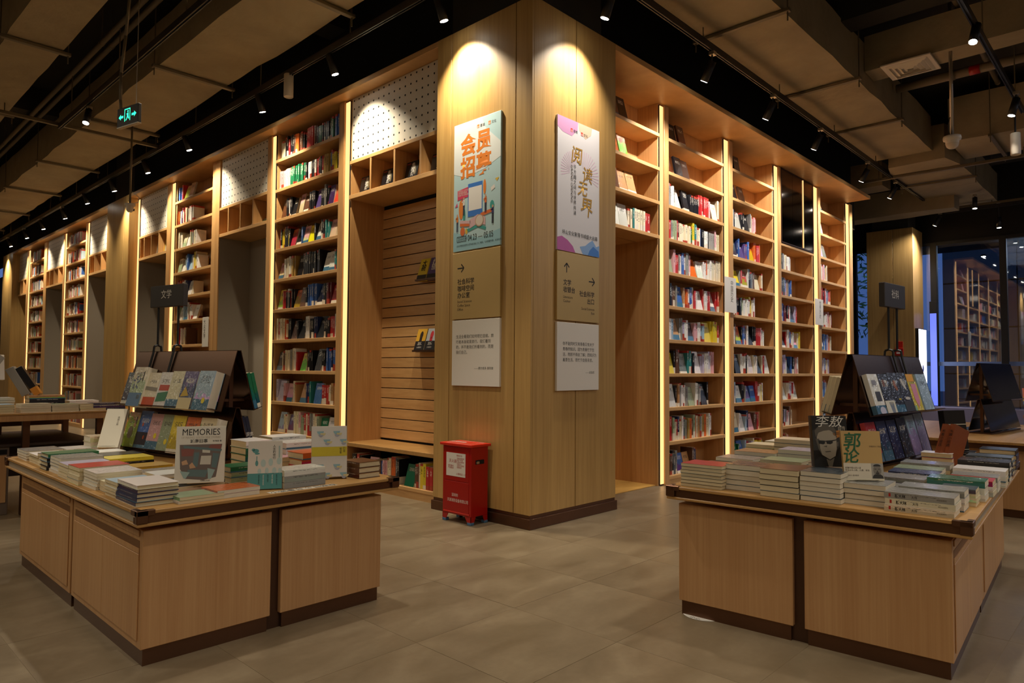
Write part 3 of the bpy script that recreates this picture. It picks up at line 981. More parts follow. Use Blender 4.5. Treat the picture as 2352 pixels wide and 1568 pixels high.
# ------------------------------------------------------------------ ceiling services
def duct(label, p0, p1, w, h, struts=(), name='air_duct', cap=.0, sag=.012):
    """A lagged duct between two points (bottom centre line), slightly sagging between its hangers."""
    p0, p1 = Vector(p0), Vector(p1)
    d = p1 - p0
    ln = d.length
    rz = math.atan2(d.y, d.x)
    o = thing(name, label, 'duct', p0, rz, 'lagged air ducts')
    n = max(2, int(ln / .5))
    mb = MB()
    rings = []
    for k in range(n + 1):
        t = k / n * ln
        j = lambda a: random.uniform(-a, a)
        ins = cap if k in (0, n) else 0
        rings.append([(t, -w / 2 + j(sag) + ins, j(sag)), (t, w / 2 + j(sag) - ins, j(sag)), (t, w / 2 + j(sag) - ins, h), (t, -w / 2 + j(sag) + ins, h)])
    for a, b in zip(rings, rings[1:]):
        for k in range(4):
            mb.poly([a[k], b[k], b[(k + 1) % 4], a[(k + 1) % 4]])
    mb.poly(rings[0][::-1])
    mb.poly(rings[-1])
    mb.build('lagging', M['duct'], o)
    for s in struts:
        MB().box(s - .03, -w / 2 - .09, -.052, s + .03, w / 2 + .09, -.012, 0, .004).build('hanger_strut', M['strut'], o)
        for sy in (-1, 1):
            MB().cyl((s, sy * (w / 2 + .06), -.15), (s, sy * (w / 2 + .06), 6.4 - p0.z), .008, n=6).build('hanger_rod', M['strut'], o)
    return o


duct('wide lagged duct over the left aisle, running along the bookcases', (-.985, -.1, 5.42), (-.985, 27, 5.42), .92, .60, [s + .1 for s in (2.3, 5.3, 8.15, 11.4, 14.2, 17.2, 20.2)])
duct('second lagged duct, farther left and parallel to the wide one', (-2.72, -4, 5.42), (-2.72, 27, 5.42), .58, .60, [s + 4 for s in (2.8, 5.76, 8.9, 12.0, 15.0)])
duct('third lagged duct in the upper left corner', (-4.35, -4, 5.5), (-4.35, 27, 5.5), .8, .6, [7.0, 12.0])
duct('wide lagged duct over the right aisle, parallel to the right bookcases', (-.3, -.76, 5.42), (9.3, -.76, 5.42), .98, .62, [.3, 3.0, 5.4, 7.45])
duct('far end of the right duct, narrowed, with rounded end cap', (9.31, -1.0, 5.25), (14.2, -1.0, 5.25), 1.15, .62, [1.6], cap=.12)
duct('branch duct with the square diffuser, off the right duct', (5.72, -1.26, 5.62), (5.72, -6.5, 5.62), .42, .5)
duct('deep branch duct behind the white dome camera', (9.5, -1.60, 5.38), (9.5, -6.8, 5.38), 1.3, .75, [.6])
duct('cross duct above the oak column at the window end', (12.6, 5.2, 4.98), (12.6, -1.0, 4.98), .5, .55)
duct('low cross duct with pale underside beyond the last right bookcase', (11.2, 6.0, 5.35), (11.2, .0, 5.35), .6, .5)
blk = thing('bulkhead_box', 'white bottomed grey bulkhead box past the last right bookcase', 'bulkhead', (11.0, 2.0, 4.60))
MB().box(-.35, -1.25, .02, .55, 2.0, 1.0).build('casing', M['concrete'], blk)
MB().box(-.35, -1.25, 0, .55, 2.0, .019).build('underside', M['white_plastic'], blk)
df = thing('ceiling_diffuser', 'square louvred air diffuser under the branch duct', 'vent', (5.72, -1.78, 5.592))
MB().box(-.30, -.30, .0, .30, .30, .022, 0, .004).build('frame', M['white_plastic'], df)
for k in range(4):
    a, b = .25 - k * .06, .25 - k * .06 - .035
    mb = MB()
    for sx, sy in ((1, 0), (-1, 0), (0, 1), (0, -1)):
        if sx:
            mb.poly([(sx * a, -a, -.003), (sx * a, a, -.003), (sx * b, b, -.022), (sx * b, -b, -.022)])
        else:
            mb.poly([(-a, sy * a, -.003), (a, sy * a, -.003), (b, sy * b, -.022), (-b, sy * b, -.022)])
    mb.build('louvre', M['white_plastic'], df)
for lab, a, b, r in (('long painted pipe over the left aisle, left of its twin', (-1.86, -3, 5.9), (-1.82, 28, 5.9), .035), ('long painted pipe over the left aisle, right of its twin', (-1.74, -3, 5.9), (-1.70, 28, 5.9), .035),
                     ('sprinkler pipe with red band, right of the wide duct', (6.93, -1.3, 5.80), (6.90, -7.5, 5.80), .065), ('thin pipe under the slab above the branch duct', (3.0, -2.4, 6.2), (9.6, -2.3, 6.2), .035)):
    o = thing('pipe', lab, 'pipe', a)
    d = Vector(b) - Vector(a)
    MB().cyl((0, 0, 0), d, r, n=12).build('run', M['pipe'], o, True)
    for t in (.12, .3, .5, .7, .88):
        q = d * t
        MB().cyl(q - d.normalized() * .025, q + d.normalized() * .025, r * 1.15, n=12).build('clamp', M['strut'], o, True)
        MB().cyl(q, (q.x, q.y, 6.4 - a[2]), .007, n=6).build('hanger_rod', M['strut'], o)
    if 'red' in lab:
        q = d.normalized()
        MB().cyl(q * .95, q * 1.08, r * 1.04, n=12).build('colour_band', M['red'], o, True)
st = thing('cross_strut', 'steel cross strut joining the two left lighting tracks', 'strut', (-2.65, 8.42, 5.255))
MB().box(0, -.03, 0, 2.38, .03, .05, 0, .004).build('channel', M['strut'], st)
for x in (.1, 2.25):
    MB().cyl((x, 0, .05), (x, 0, 1.14), .008, n=6).build('hanger_rod', M['strut'], st)
for lab, x, y0_, ln, h_ in (('steel cross strut at the end of the far right duct', 9.95, .1, 5.2, 5.19), ('thin steel rail in front of the window wall', 13.45, 2.0, 7.0, 5.16)):
    st = thing('cross_strut', lab, 'strut', (x, y0_, h_))
    MB().box(-.03, -ln, 0, .03, 0, .05, 0, .004).build('channel', M['strut'], st)
    for y in (-.3, -ln * .5, -ln + .4):
        MB().cyl((0, y, .05), (0, y, 6.4 - h_), .008, n=6).build('hanger_rod', M['strut'], st)


def track(label, p0, p1, top=6.4):
    o = thing('lighting_track', label, 'track', p0, 0, 'lighting tracks')
    d = Vector(p1) - Vector(p0)
    n = Vector((-d.y, d.x, 0)).normalized()
    ln = d.length
    e = d.normalized()
    hx, hy = abs(n.x) * .022 + abs(e.x) * 0, abs(n.y) * .022
    rail = MB()
    q = [(-.022, 0), (-.022, .036), (.022, .036), (.022, 0), (.009, 0), (.009, .014), (-.009, .014), (-.009, 0)]
    base = [tuple(n * a + Vector((0, 0, b))) for a, b in q]
    rail.prism(base, tuple(d)).build('rail', M['track'], o)
    MB().prism([tuple(n * a + Vector((0, 0, b))) for a, b in ((-.02, .037), (-.02, .085), (.02, .085), (.02, .037))], tuple(d)).build('carrier_channel', M['track'], o)
    k, m = 0, max(2, int(ln / 2.2))
    for k in range(m + 1):
        t = e * (ln * (k + .3) / (m + .6))
        MB().cyl(t + Vector((0, 0, .085)), t + Vector((0, 0, top - p0[2])), .007, n=6).build('hanger_rod', M['strut'], o)
    return o


track('lighting track in front of the left bookcases', (-.36, -2.5, 5.2), (-.36, 27, 5.2))
track('lighting track over the middle of the left aisle', (-1.84, -6, 5.2), (-1.84, 8.4, 5.2), 5.86)
track('lighting track in front of the right bookcases', (-2.5, -.43, 5.2), (13.9, -.43, 5.2), 5.41)
track('lighting track over the right tables', (-3, -2.79, 5.2), (7.5, -2.79, 5.2))
track('short cross track near the window wall', (13.46, -.6, 5.08), (13.46, -5, 5.08))

_sp = {}


def spotlight(label, pos, aim, power, color, size=98, big=1.0, blend=.85):
    """A cylinder spotlight; pos is the middle of its lens."""
    aim = Vector(aim).normalized()
    top = Vector(pos) - aim * .235 * big
    o = thing('track_spotlight', label, 'spotlight', (top.x, top.y, top.z + .0), 0, 'track spotlights')
    loc = -top
    MB().cyl((0, 0, 0), aim * .235 * big, .046 * big, n=18).build('lamp_body', M['black_metal'], o, True)
    MB().cyl(aim * .2352 * big, aim * .238 * big, .040 * big, n=18).build('lens', M['lens'], o)
    tz = 5.2 - top.z
    if tz > .02:
        MB().cyl((0, 0, tz), aim * .05, .012, n=8).build('stem', M['black_metal'], o)
        MB().box(-.035, -.035, tz - .045, .035, .035, tz - .001, 0, .004).build('track_adapter', M['steel'] if big == 1 else M['black_metal'], o)
    if power:
        spot(Vector(pos) + aim * .012, aim, power, color, size, blend, .035)
    return o


LH = [(.843, 4.865), (2.792, 4.905), (4.589, 4.915), (7.049, 4.925), (8.878, 4.91), (10.7, 4.90), (12.465, 4.94), (14.153, 4.865), (16.108, 4.885), (17.824, 4.875), (19.74, 4.88), (21.6, 4.88)]
wh = ['over the left poster', 'over the bench niche', 'over the dark-book bookcase', 'between the grey niche and the tagged bookcase', 'over the tagged left bookcase', 'beside the left column, small', 'at the left column', 'first beyond the left column', 'second beyond the left column', 'third beyond the left column', 'fourth beyond the left column', 'fifth beyond the left column']
def seen_at(p, ax, val):
    c = camo.matrix_world.translation
    d = Vector(p) - c
    return tuple(c + d * ((val - c[ax]) / d[ax]))


for (y, z), w in zip(LH, wh):
    spotlight('black track spotlight of the left wall, ' + w, seen_at((-.36, y, z), 0, -.285), (.34, random.uniform(-.12, .05), -1), P_WALL * (1.15 if y < 1 else 1), WARM)
RH = [(.546, 4.787), (2.478, 4.781), (4.149, 4.792), (5.871, 4.799), (8.086, 4.762), (9.767, 4.783), (13.302, 4.809)]
wh = ['over the right poster', 'over the portal niche', 'over the first right bookcase', 'over the second right bookcase', 'over the third right bookcase', 'over the window end bookcase', 'beside the far oak column']
for (x, z), w in zip(RH, wh):
    k = x < 1
    spotlight('black track spotlight of the right wall, ' + w, seen_at((x, -.43, z), 1, -.35 if k else -.31), (-.05 if x < 1 else random.uniform(.0, .22), .36 if k else .62, -1), P_WALL * (.8 if k else 1.15), NEUT if k else (1, .93, .86), 98)
spotlight('glaring spotlight on the middle left track beside the exit sign', (-1.86, 6.9, 4.93), (-.25, -.30, -1), P_HALL * .7, NEUT)
spotlight('glaring spotlight on the track over the right tables', (3.97, -2.79, 5.0), (-.45, .1, -1), P_HALL * 1.1, NEUT)
spotlight('second spotlight on the track over the right tables, near the ceiling speaker', (6.45, -2.79, 4.88), (-.12, .25, -1), P_HALL * .9, NEUT)
spotlight('small spotlight under the far end of the right duct', (12.4, -1.36, 4.9), (-.1, 0, -1), 40, NEUT)
spotlight('small spotlight before the window wall, farthest right', (13.46, -1.62, 4.62), (0, 0, -1), 30, NEUT)


def speaker(label, x, y, z):
    o = thing('ceiling_speaker', label, 'speaker', (x, y, z))
    MB().lathe([(0, .30), (.052, .30), (.06, .292), (.06, .006), (.055, 0), (.05, 0), (.05, .012), (0, .012)], 24).build('housing', M['white_plastic'], o, True)
    MB().cyl((0, 0, .013), (0, 0, .014), .048, n=20).build('grille', M['black'], o)
    MB().cyl((0, 0, .30), (0, 0, 5.2 - z), .012, n=8).build('stem', M['black_metal'], o)
    return o


speaker('white cylinder speaker on the track before the left bookcases', -.36, 3.89, 4.93)
speaker('white cylinder speaker at the right edge, on the right track', 6.75, -2.79, 4.42)
dm = thing('dome_camera', 'white dome camera hanging on a tall grey pole, right', 'camera', (5.6, -2.27, 4.45))
MB().lathe([(0, -.11), (.035, -.103), (.062, -.08), (.075, -.04), (.078, 0), (.10, .004), (.105, .03), (.10, .055), (0, .06)], 24).build('housing', M['white_plastic'], dm, True)
MB().lathe([(0, -.1105), (.036, -.1045), (.064, -.081), (.0775, -.04)], 24).build('bubble', plain('smoked_dome', '#cfc2ae', .25), dm, True)
MB().cyl((0, 0, .06), (0, 0, 1.95), .022, n=10).build('pole', M['steel'], dm, True)
MB().tube([(-.01, .02, .06), (-.05, .03, .12), (-.05, .03, .22), (-.02, .02, .30)], .006, 6).build('cable', M['black'], dm)
cm = thing('dome_camera', 'small white camera hanging before the pegboard beside the left column', 'camera', (-1.05, 7.55, 3.96))
MB().lathe([(0, -.08), (.03, -.075), (.05, -.05), (.055, -.01), (.055, .02), (.075, .025), (.075, .055), (0, .06)], 20).build('housing', M['white_plastic'], cm, True)
MB().cyl((0, 0, .06), (0, 0, 1.46), .016, n=8).build('pole', M['strut'], cm, True)
MB().cyl((.03, 0, -.03), (.058, -.02, -.035), .02, n=10).build('lens', M['black'], cm)
MB().tube([(.02, 0, .06), (.12, 0, .10), (.13, 0, .18), (.03, 0, .25)], .006, 6).build('cable', M['white_plastic'], cm)
ex = thing('exit_sign', 'hanging green lit exit sign with running man and arrows', 'sign', (-2.33, 3.52, 3.95), -PI / 2 + .22)
MB().box(-.19, -.018, 0, .19, .018, .20, 0, .004).build('case', plain('exit_case', '#27241f', .5), ex)
MB().box(-.19, -.020, -.008, .19, .020, .004, 0, .002).build('bottom_trim', M['steel'], ex)
eg = emit('exit_green', (.03, 1.0, .55), 1.6)
flat(ex, 'pictogram', [rect(-.055, .045, -.045, .175), rect(.04, .045, .05, .175), rect(-.055, .165, .05, .175),
                       disc(.008, .145, .012, .012, 10), [(-.018, .125), (.02, .13), (.022, .10), (-.005, .092)], [(-.005, .095), (.02, .10), (.032, .07), (.02, .062)], [(-.01, .095), (.006, .095), (-.012, .06), (-.03, .05), (-.034, .06), (-.02, .068)],
                       [(-.16, .10), (-.12, .13), (-.12, .112), (-.075, .112), (-.075, .088), (-.12, .088), (-.12, .07)],
                       [(.16, .10), (.12, .13), (.12, .112), (.075, .112), (.075, .088), (.12, .088), (.12, .07)]], eg, -.0186)
MB().cyl((.12, 0, .20), (.12, 0, 2.45), .004, n=6).build('wire', M['steel'], ex)
MB().tube([(-.15, 0, .19), (-.17, 0, .3), (-.19, .01, .6), (-.16, .03, 1.0), (-.13, .06, 1.7), (-.13, .1, 2.45)], .016, 8).build('conduit', M['strut'], ex, True)

for z, lab in ((3.13, 'round red fire alarm with white centre on far oak column'), (1.86, 'small red manual call point under a red plate, far column')):
    o = thing('fire_alarm', lab, 'alarm', (13.95, .50, z), -PI / 2)
    if z > 3:
        MB().box(-.09, -.06, 0, .09, -.0005, .19, 0, .02).build('body', M['red'], o)
        MB().cyl((0, -.0605, .07), (0, -.075, .07), .05, n=16).build('flash_lens', M['white_plastic'], o)
    else:
        MB().box(-.09, -.05, 0, .09, -.0005, .18, 0, .01).build('body', M['red'], o)
        MB().box(-.075, -.012, .19, .075, -.0005, .34, 0, .002).build('plate', M['red_bright'], o)
        MB().box(-.055, -.0535, .04, .055, -.0505, .085).build('label_strip', M['white_card'], o)
lbx = thing('light_box', 'tall glowing white light box on the far oak column', 'light box', (14.05, .18, 1.00))
MB().box(0, -.07, 0, .74, -.001, 1.52, 0, .006).build('case', M['black_metal'], lbx)
MB().box(.02, -.074, .02, .72, -.0705, 1.50).build('screen', emit('light_box_white', (.86, .88, 1.0), 3.2), lbx)
flat(lbx, 'pictogram', [disc(.37, .55, .07, .09, 16), rect(.35, .36, .39, .47)], ink('#6b78c8'), -.0746)
post = thing('blue_lit_post', 'left window post strip, its blue light put in as glow', 'light', (14.93, .06, .62))
MB().box(-.02, -.16, 0, .03, .0, 2.6, 0, .004).build('profile', M['black_metal'], post)
MB().box(-.028, -.15, .02, -.0205, -.01, 2.3).build('diffuser', emit('blue_glow', (.16, .22, 1.0), 1.1), post)  # glow put in for blue light falling on the post, not a lamp


# ------------------------------------------------------------------ tables
def table(name, label, loc, rz, depth_cabs, width=1.40, front=((0, .665), (.725, 1.40))):
    """Island table: cabinets below, a slotted top above. Local x along the front, y away from it."""
    o = thing(name, label, 'table', loc, rz)
    zt = .762
    D = depth_cabs[-1][1]
    x1 = width
    MB().box(-.05, -.06, zt - .018, x1 + .09, D + .30, zt, 0, .003).build('table_top', M['oak_top'], o)
    MB().box(-.05, -.06, .684, x1 + .09, D + .30, .699, 0, .003).build('lower_board', M['oak_top'], o)
    MB().box(-.012, -.022, .699, x1 + .052, D + .262, zt - .018).build('core', M['bronze_dark'], o)
    MB().box(-.005, -.046, .700, x1 + .045, -.0225, zt - .0185).build('edge_band', M['bronze'], o)
    MB().box(-.005, D + .263, .700, x1 + .045, D + .285, zt - .0185).build('edge_band', M['bronze'], o)
    for xa, xb in ((-.038, -.0125), (x1 + .0525, x1 + .078)):
        MB().box(xa, .0, .700, xb, D + .24, zt - .0185).build('price_rail', plain('grey_price_rail', '#a39a8a', .3) if 'grey_price_rail' not in bpy.data.materials else bpy.data.materials['grey_price_rail'], o)
    for cx, sx in ((-.054, 1), (x1 + .094, -1)):
        for cy, sy in ((-.064, 1), (D + .304, -1)):
            b = MB()
            b.box(cx, cy, .700, cx + sx * .055, cy + sy * .03, zt + .003, 0, .004)
            b.box(cx, cy, zt - .026, cx + sx * .085, cy + sy * .03, zt + .003, 0, .003)
            b.box(cx, cy + sy * .03, zt - .026, cx + sx * .03, cy + sy * .085, zt + .003, 0, .003)
            b.box(cx, cy + sy * .03, .700, cx + sx * .03, cy + sy * .05, zt - .026, 0, .003)
            b.build('corner_bracket', M['bronze'], o)
    MB().box(.62, .03, .0, .77, D - .03, .684).build('spine_panel', M['bronze_dark'], o)
    for k, (y0, y1) in enumerate(depth_cabs):
        for s, (xa, xb) in enumerate(front):
            c = MB().box(xa, y0, .082, xb, y1, .655, 0, .003).build('cabinet', M['oak_table'], o)
            MB().box(xa + .014, y0 + .012, 0, xb - .014, y1 - .012, .0815).build('plinth', M['bronze'], c)
            # doors with a finger slot on the long sides
            xs, sg = (xa, -1) if s == 0 else (xb, 1)
            ya, yb = y0 + .045, y1 - .045
            ym = (ya + yb) / 2
            for a, b in ((ya, ym - .0015), (ym + .0015, yb)):
                MB().box(xs + sg * .0005, a, .118, xs + sg * .006, b, .535, 0, .0015).build('door', M['oak_table'], c)
            MB().box(xs + sg * .0005, ya, .620, xs + sg * .006, yb, .65, 0, .0015).build('top_rail', M['oak_table'], c)
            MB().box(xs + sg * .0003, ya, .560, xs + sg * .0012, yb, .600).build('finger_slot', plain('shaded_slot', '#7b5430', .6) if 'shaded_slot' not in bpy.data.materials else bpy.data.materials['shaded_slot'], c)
            MB().box(xs + sg * .0012, ya, .537, xs + sg * .004, yb, .562).build('finger_lip', M['oak_table'], c)
    for y0, y1 in zip([c[1] for c in depth_cabs[:-1]], [c[0] for c in depth_cabs[1:]]):
        MB().box(.05, y0 + .002, 0, x1 - .05, y1 - .002, .66).build('gap_panel', M['bronze_dark'], o)
    return o


LT_ = ((-3.47, -.60, 0), 0.0)
RTA = math.atan2(-.9978, .0666)
RT_ = ((-.946 + .9978 * -.012 + .0666 * -.012, -2.083 + .0666 * -.012 + .9978 * .012, 0), RTA)
table('display_table', 'left island table of oak cabinets under the literature sign', *LT_, [(0, 1.175), (1.205, 2.50)])
table('display_table', 'right island table of oak cabinets under the social science sign', *RT_, [(0, 1.17), (1.20, 2.55)])
ZT = .762


def frame(T):
    return Matrix.Translation(T[0]) @ Matrix.Rotation(T[1], 4, 'Z')


FL, FR = frame(LT_), frame(RT_)

# paper disc on the floor at the corner of the right table
o = thing('floor_sticker', 'round white floor sticker half under the right table corner', 'sticker', (-.862, -2.185, .0012))
MB().cyl((0, 0, 0), (0, 0, .0008), .125, n=36).build('disc', M['white_card'], o)
text(o, 'lettering', '小心', .034, -.118, .0012, .035, M['ink'], flatz=True, spin=-PI / 2)

# shelf-edge lettering strip on the left table
o = thing('edge_sticker', 'white strip with black lettering on the front edge of left table', 'sticker', FL @ Vector((.63, -.052, ZT + .0004)), 0)
MB().box(0, 0, 0, .42, .055, .0006).build('strip', plain('sticker_cream', '#d9cdb8', .6), o)
text(o, 'lettering', '小说看台 每日推荐', .05, .008, .0009, .008, M['ink'], flatz=True, bold=.01)


# ------------------------------------------------------------------ book stand with a sign
def stand(Fm, x, y, rz, ln, label, sign=None, side=1, base_h=.0, k=1.0):
    """Two-tier A-frame sheet-metal stand. Local y along the ridge from its near end (0) to ln."""
    loc = Fm @ Vector((x, y, ZT + .0005))
    a = Fm.to_euler().z + rz
    o = thing('book_stand', label, 'book stand', loc, a)
    t = .006
    for nm, z0, z1, hw in (('upper_roof', .372 * k, .813 * k, .135 * k), ('lower_roof', .03 * k, .395 * k, .108 * k)):
        r = MB()
        for s in (-1, 1):
            r.prism([(s * .012, 0, z1), (s * hw, 0, z0), (s * (hw + t), 0, z0), (s * (.012 + t), 0, z1)], (0, ln, 0))
            r.prism([(s * hw, 0, z0), (s * (hw + .075 * k), 0, z0 + .024), (s * (hw + .075 * k), 0, z0 + .024 + t * .6), (s * hw, 0, z0 + t)], (0, ln, 0))
        r.box(-.018, 0, z1 - .002, .018, ln, z1 + .004)
        r.build(nm, M['bronze_stand'], o)
    for yy in (.10, ln - .10):
        MB().box(-.016, yy - .016, .012, .016, yy + .016, .80 * k).build('post', M['bronze'], o)
        MB().box(-.12 * k, yy - .012, .44 * k, .12 * k, yy + .012, .46 * k).build('crossbar', M['bronze'], o)
    MB().box(-.115 * k, .004, 0, .115 * k, ln - .004, .014).build('base_plate', M['bronze_dark'], o)
    if sign:
        body, yc, dy, w, h, zb = sign
        g = thing('sign_board', ('black literature sign board on two rods over the left stand', 'dark social science sign board on two rods over the right stand')[side > 0], 'sign', loc + Matrix.Rotation(a, 3, 'Z') @ Vector((0, yc, 0)), a)
        MB().box(-.022, -w / 2, zb, .022, w / 2, zb + h, 0, .004).build('board', M['sign_black'], g)
        s = -side
        if side < 0:       # text faces -x
            text(g, 'lettering', body, .075, -.0228, zb + h * .42, 0, M['ink_w'], 'CENTER', rot=(0, 0, -PI / 2))
        else:
            text(g, 'lettering', body, .075, -.0228, zb + h * .42, 0, M['ink_w'], 'CENTER', rot=(0, 0, -PI / 2))
            text(g, 'lettering', body, .075, .0228, zb + h * .42, 0, M['ink_w'], 'CENTER', rot=(0, 0, PI / 2))
        for q in (-dy / 2, dy / 2):
            z1 = .813 * k
            MB().cyl((0, q, z1 + .055), (0, q, zb), .009, n=8).build('rod', M['black_metal'], g)
            cl = MB()
            for sx in (-1, 1):
                cl.tube([(0, q, z1 + .055), (sx * .028, q, z1 + .045), (sx * .034, q, z1 - .005), (sx * .077, q, z1 - .17)], .009, 6)
            cl.build('clip', M['black_metal'], g)
    return o


LS_A = .19
stand(FL, 1.06, 1.30, LS_A, 1.30, 'bronze two-tier book stand on the left table', ('文学', .92, .28, .46, .175, 1.175), -1)
RS_A = -.16
stand(FR, .60, 1.50, RS_A, 1.30, 'bronze two-tier book stand on the right table', ('社科', .80, .17, .42, .19, 1.20), 1)


# ------------------------------------------------------------------ books
PAL = dict(k=('#17161b', 'black'), n=('#1e2b58', 'navy'), b=('#3b63ac', 'blue'), l=('#a3bdd0', 'pale blue'), t=('#2f7c7a', 'teal'), g=('#1d6a45', 'green'), e=('#9fae8a', 'sage'),
           o=('#dc6a28', 'orange'), r=('#b82a2c', 'red'), m=('#611f26', 'maroon'), y=('#e4ca32', 'yellow'), d=('#ac8a46', 'khaki'), p=('#e0a9ac', 'pink'), u=('#5c4b84', 'purple'),
           v=('#bdb4cc', 'lavender'), w=('#ece8e0', 'white'), c=('#e6d9b9', 'cream'), a=('#bd8c5a', 'tan'), h=('#92908a', 'grey'), s=('#4d565e', 'slate'), f=('#61402d', 'brown'))


def shade(code, j=.10):
    c = lin(PAL[code][0])
    k = 1 + random.uniform(-j, j)
    return tuple(max(0, min(1, x * k * (1 + random.uniform(-.03, .03)))) for x in c[:3]) + (1,)


# unit meshes ------------------------------------------------------
def _spine_mesh():
    m = MB()
    m.box(0, .0, 0, 1, .985, 1, 0, 0)
    me = m.mesh('shelf_book', [M['spine'], M['paper']])
    for p in me.polygons:
        n = p.normal
        if abs(n.z) > .5 or n.y > .5:
            p.material_index = 1
    return me


def _flat_mesh(hard):
    """Book lying flat: x long side -.5...5, y short side with the spine at +.5, z thickness 0..1."""
    t, i = (.075, .022) if hard else (.045, .004)
    c = MB().box(-.5, -.5, 0, .5, .5, t).box(-.5, -.5, 1 - t, .5, .5, 1).box(-.5, .488, t, .5, .5, 1 - t)
    pg = MB().box(-.5 + i, -.5 + i, t, .5 - i, .487, 1 - t)
    return c, pg


def _face_mesh(hard):
    """Book standing face out: x width, y thickness away from the viewer, z height; spine at x=-.5."""
    t, i = (.09, .018) if hard else (.06, .004)
    c = MB().box(-.5, 0, 0, .5, t, 1).box(-.5, 1 - t, 0, .5, 1, 1).box(-.5, t, 0, -.488, 1 - t, 1)
    pg = MB().box(-.487, t, i, .5 - i, 1 - t, 1 - i)
    return c, pg


SPINE = _spine_mesh()
UNIT = {}
for hard in (0, 1):
    for film in (0, 1):
        for nm, fn in (('flat', _flat_mesh), ('face', _face_mesh)):
            c, pg = fn(hard)
            UNIT[nm, hard, film] = (c.mesh('cover', M['film' if film else 'cover']), pg.mesh('page_block', M['paper'] if not film else M['paper_w']))


def book_parts(root, kind, hard, film, col):
    c, pg = UNIT[kind, hard, film]
    o = link('cover', c, root)
    o.color = col
    link('page_block', pg, root)
    return o


SPIN = dict(f=PI, b=0.0, l=PI / 2, r=-PI / 2)      # which way the spine looks: front, back, left, right


def flat_book(name, label, Fm, x, y, z, L, Wd, t, spin, code, hard, film, group, jig=.012):
    r = thing(name, label, 'book', Fm @ Vector((x, y, z)), Fm.to_euler().z + spin + random.uniform(-jig, jig), group)
    r.scale = (L, Wd, t)
    book_parts(r, 'flat', hard, film, shade(code))
    return r


def stack(Fm, x, y, n, t, phrase, codes='c', L=.27, Wd=.19, spine='f', hard=0, film=0, z=None, what=None, top=None, jig=.014):
    """n books lying on each other; x, y is the middle of the footprint in the table's frame."""
    z = ZT + .0004 if z is None else z
    spin = SPIN[spine]
    kind = 'hardcover' if hard else 'paperback'
    grp = 'books in the stack ' + phrase
    for i in range(n):
        code = codes[i % len(codes)] if not (top and i == n - 1) else top
        k = n - i
        colour = PAL[code][1]
        if n == 1:
            lab = '%s %s lying alone %s' % (colour, kind, phrase)
        else:
            pos = 'top' if k == 1 else 'bottom' if k == n else nth(k) + ' from top'
            lab = '%s %s, %s of the stack %s' % (colour, kind, pos, phrase)
        dx, dy = random.uniform(-.004, .004), random.uniform(-.004, .004)
        flat_book(kind, lab, Fm, x + dx, y + dy, z, L * random.uniform(.992, 1), Wd * random.uniform(.99, 1), t, spin, code, hard, film, grp, jig)
        z += t + .0006
    return z


def face_book(label, Fm, x, y, z, w, h, t, rz, tilt, code, hard=0, film=1, group=None, name='display_book'):
    r = thing(name, label, 'book', Fm @ Vector((x, y, z)), Fm.to_euler().z + rz, group, -tilt)
    r.scale = (w, t, h)
    book_parts(r, 'face', hard, film, shade(code))
    return r


# books on the shelves ----------------------------------------------
N_SHELF = [0]
class Many:
    def __init__(s):
        s.v, s.f, s.col, s.gen, s.seed, s.mi = [], [], [], [], [], []

    def add(s, Mx, col):
        i = len(s.v)
        U = [(x, y, z) for z in (0, 1) for y in (0, 1) for x in (0, 1)]
        s.v += [tuple(Mx @ Vector(p)) for p in U]
        s.f += [tuple(i + k for k in a) for a in ((0, 2, 3, 1), (4, 5, 7, 6), (0, 1, 5, 4), (2, 6, 7, 3), (0, 4, 6, 2), (1, 3, 7, 5))]
        s.mi += [1, 1, 0, 1, 0, 0]
        s.col += [col] * 8
        s.gen += U
        s.seed += [random.random()] * 8

    def build(s, name, label):
        me = bpy.data.meshes.new(name)
        me.from_pydata(s.v, [], s.f)
        for m in (M['spine_all'], M['paper']):
            me.materials.append(m)
        me.polygons.foreach_set('material_index', s.mi)
        n = len(s.v)
        a = me.attributes.new('cover_colour', 'FLOAT_COLOR', 'POINT')
        a.data.foreach_set('color', [x for c in s.col for x in c])
        a = me.attributes.new('cover_place', 'FLOAT_VECTOR', 'POINT')
        a.data.foreach_set('vector', [x for c in s.gen for x in c])
        a = me.attributes.new('cover_seed', 'FLOAT', 'POINT')
        a.data.foreach_set('value', s.seed)
        me.update()
        o = link(name, me, None, 'stuff')
        tag(o, label, 'books')
        return o


MANY = Many()
INDIV_MAX = 300


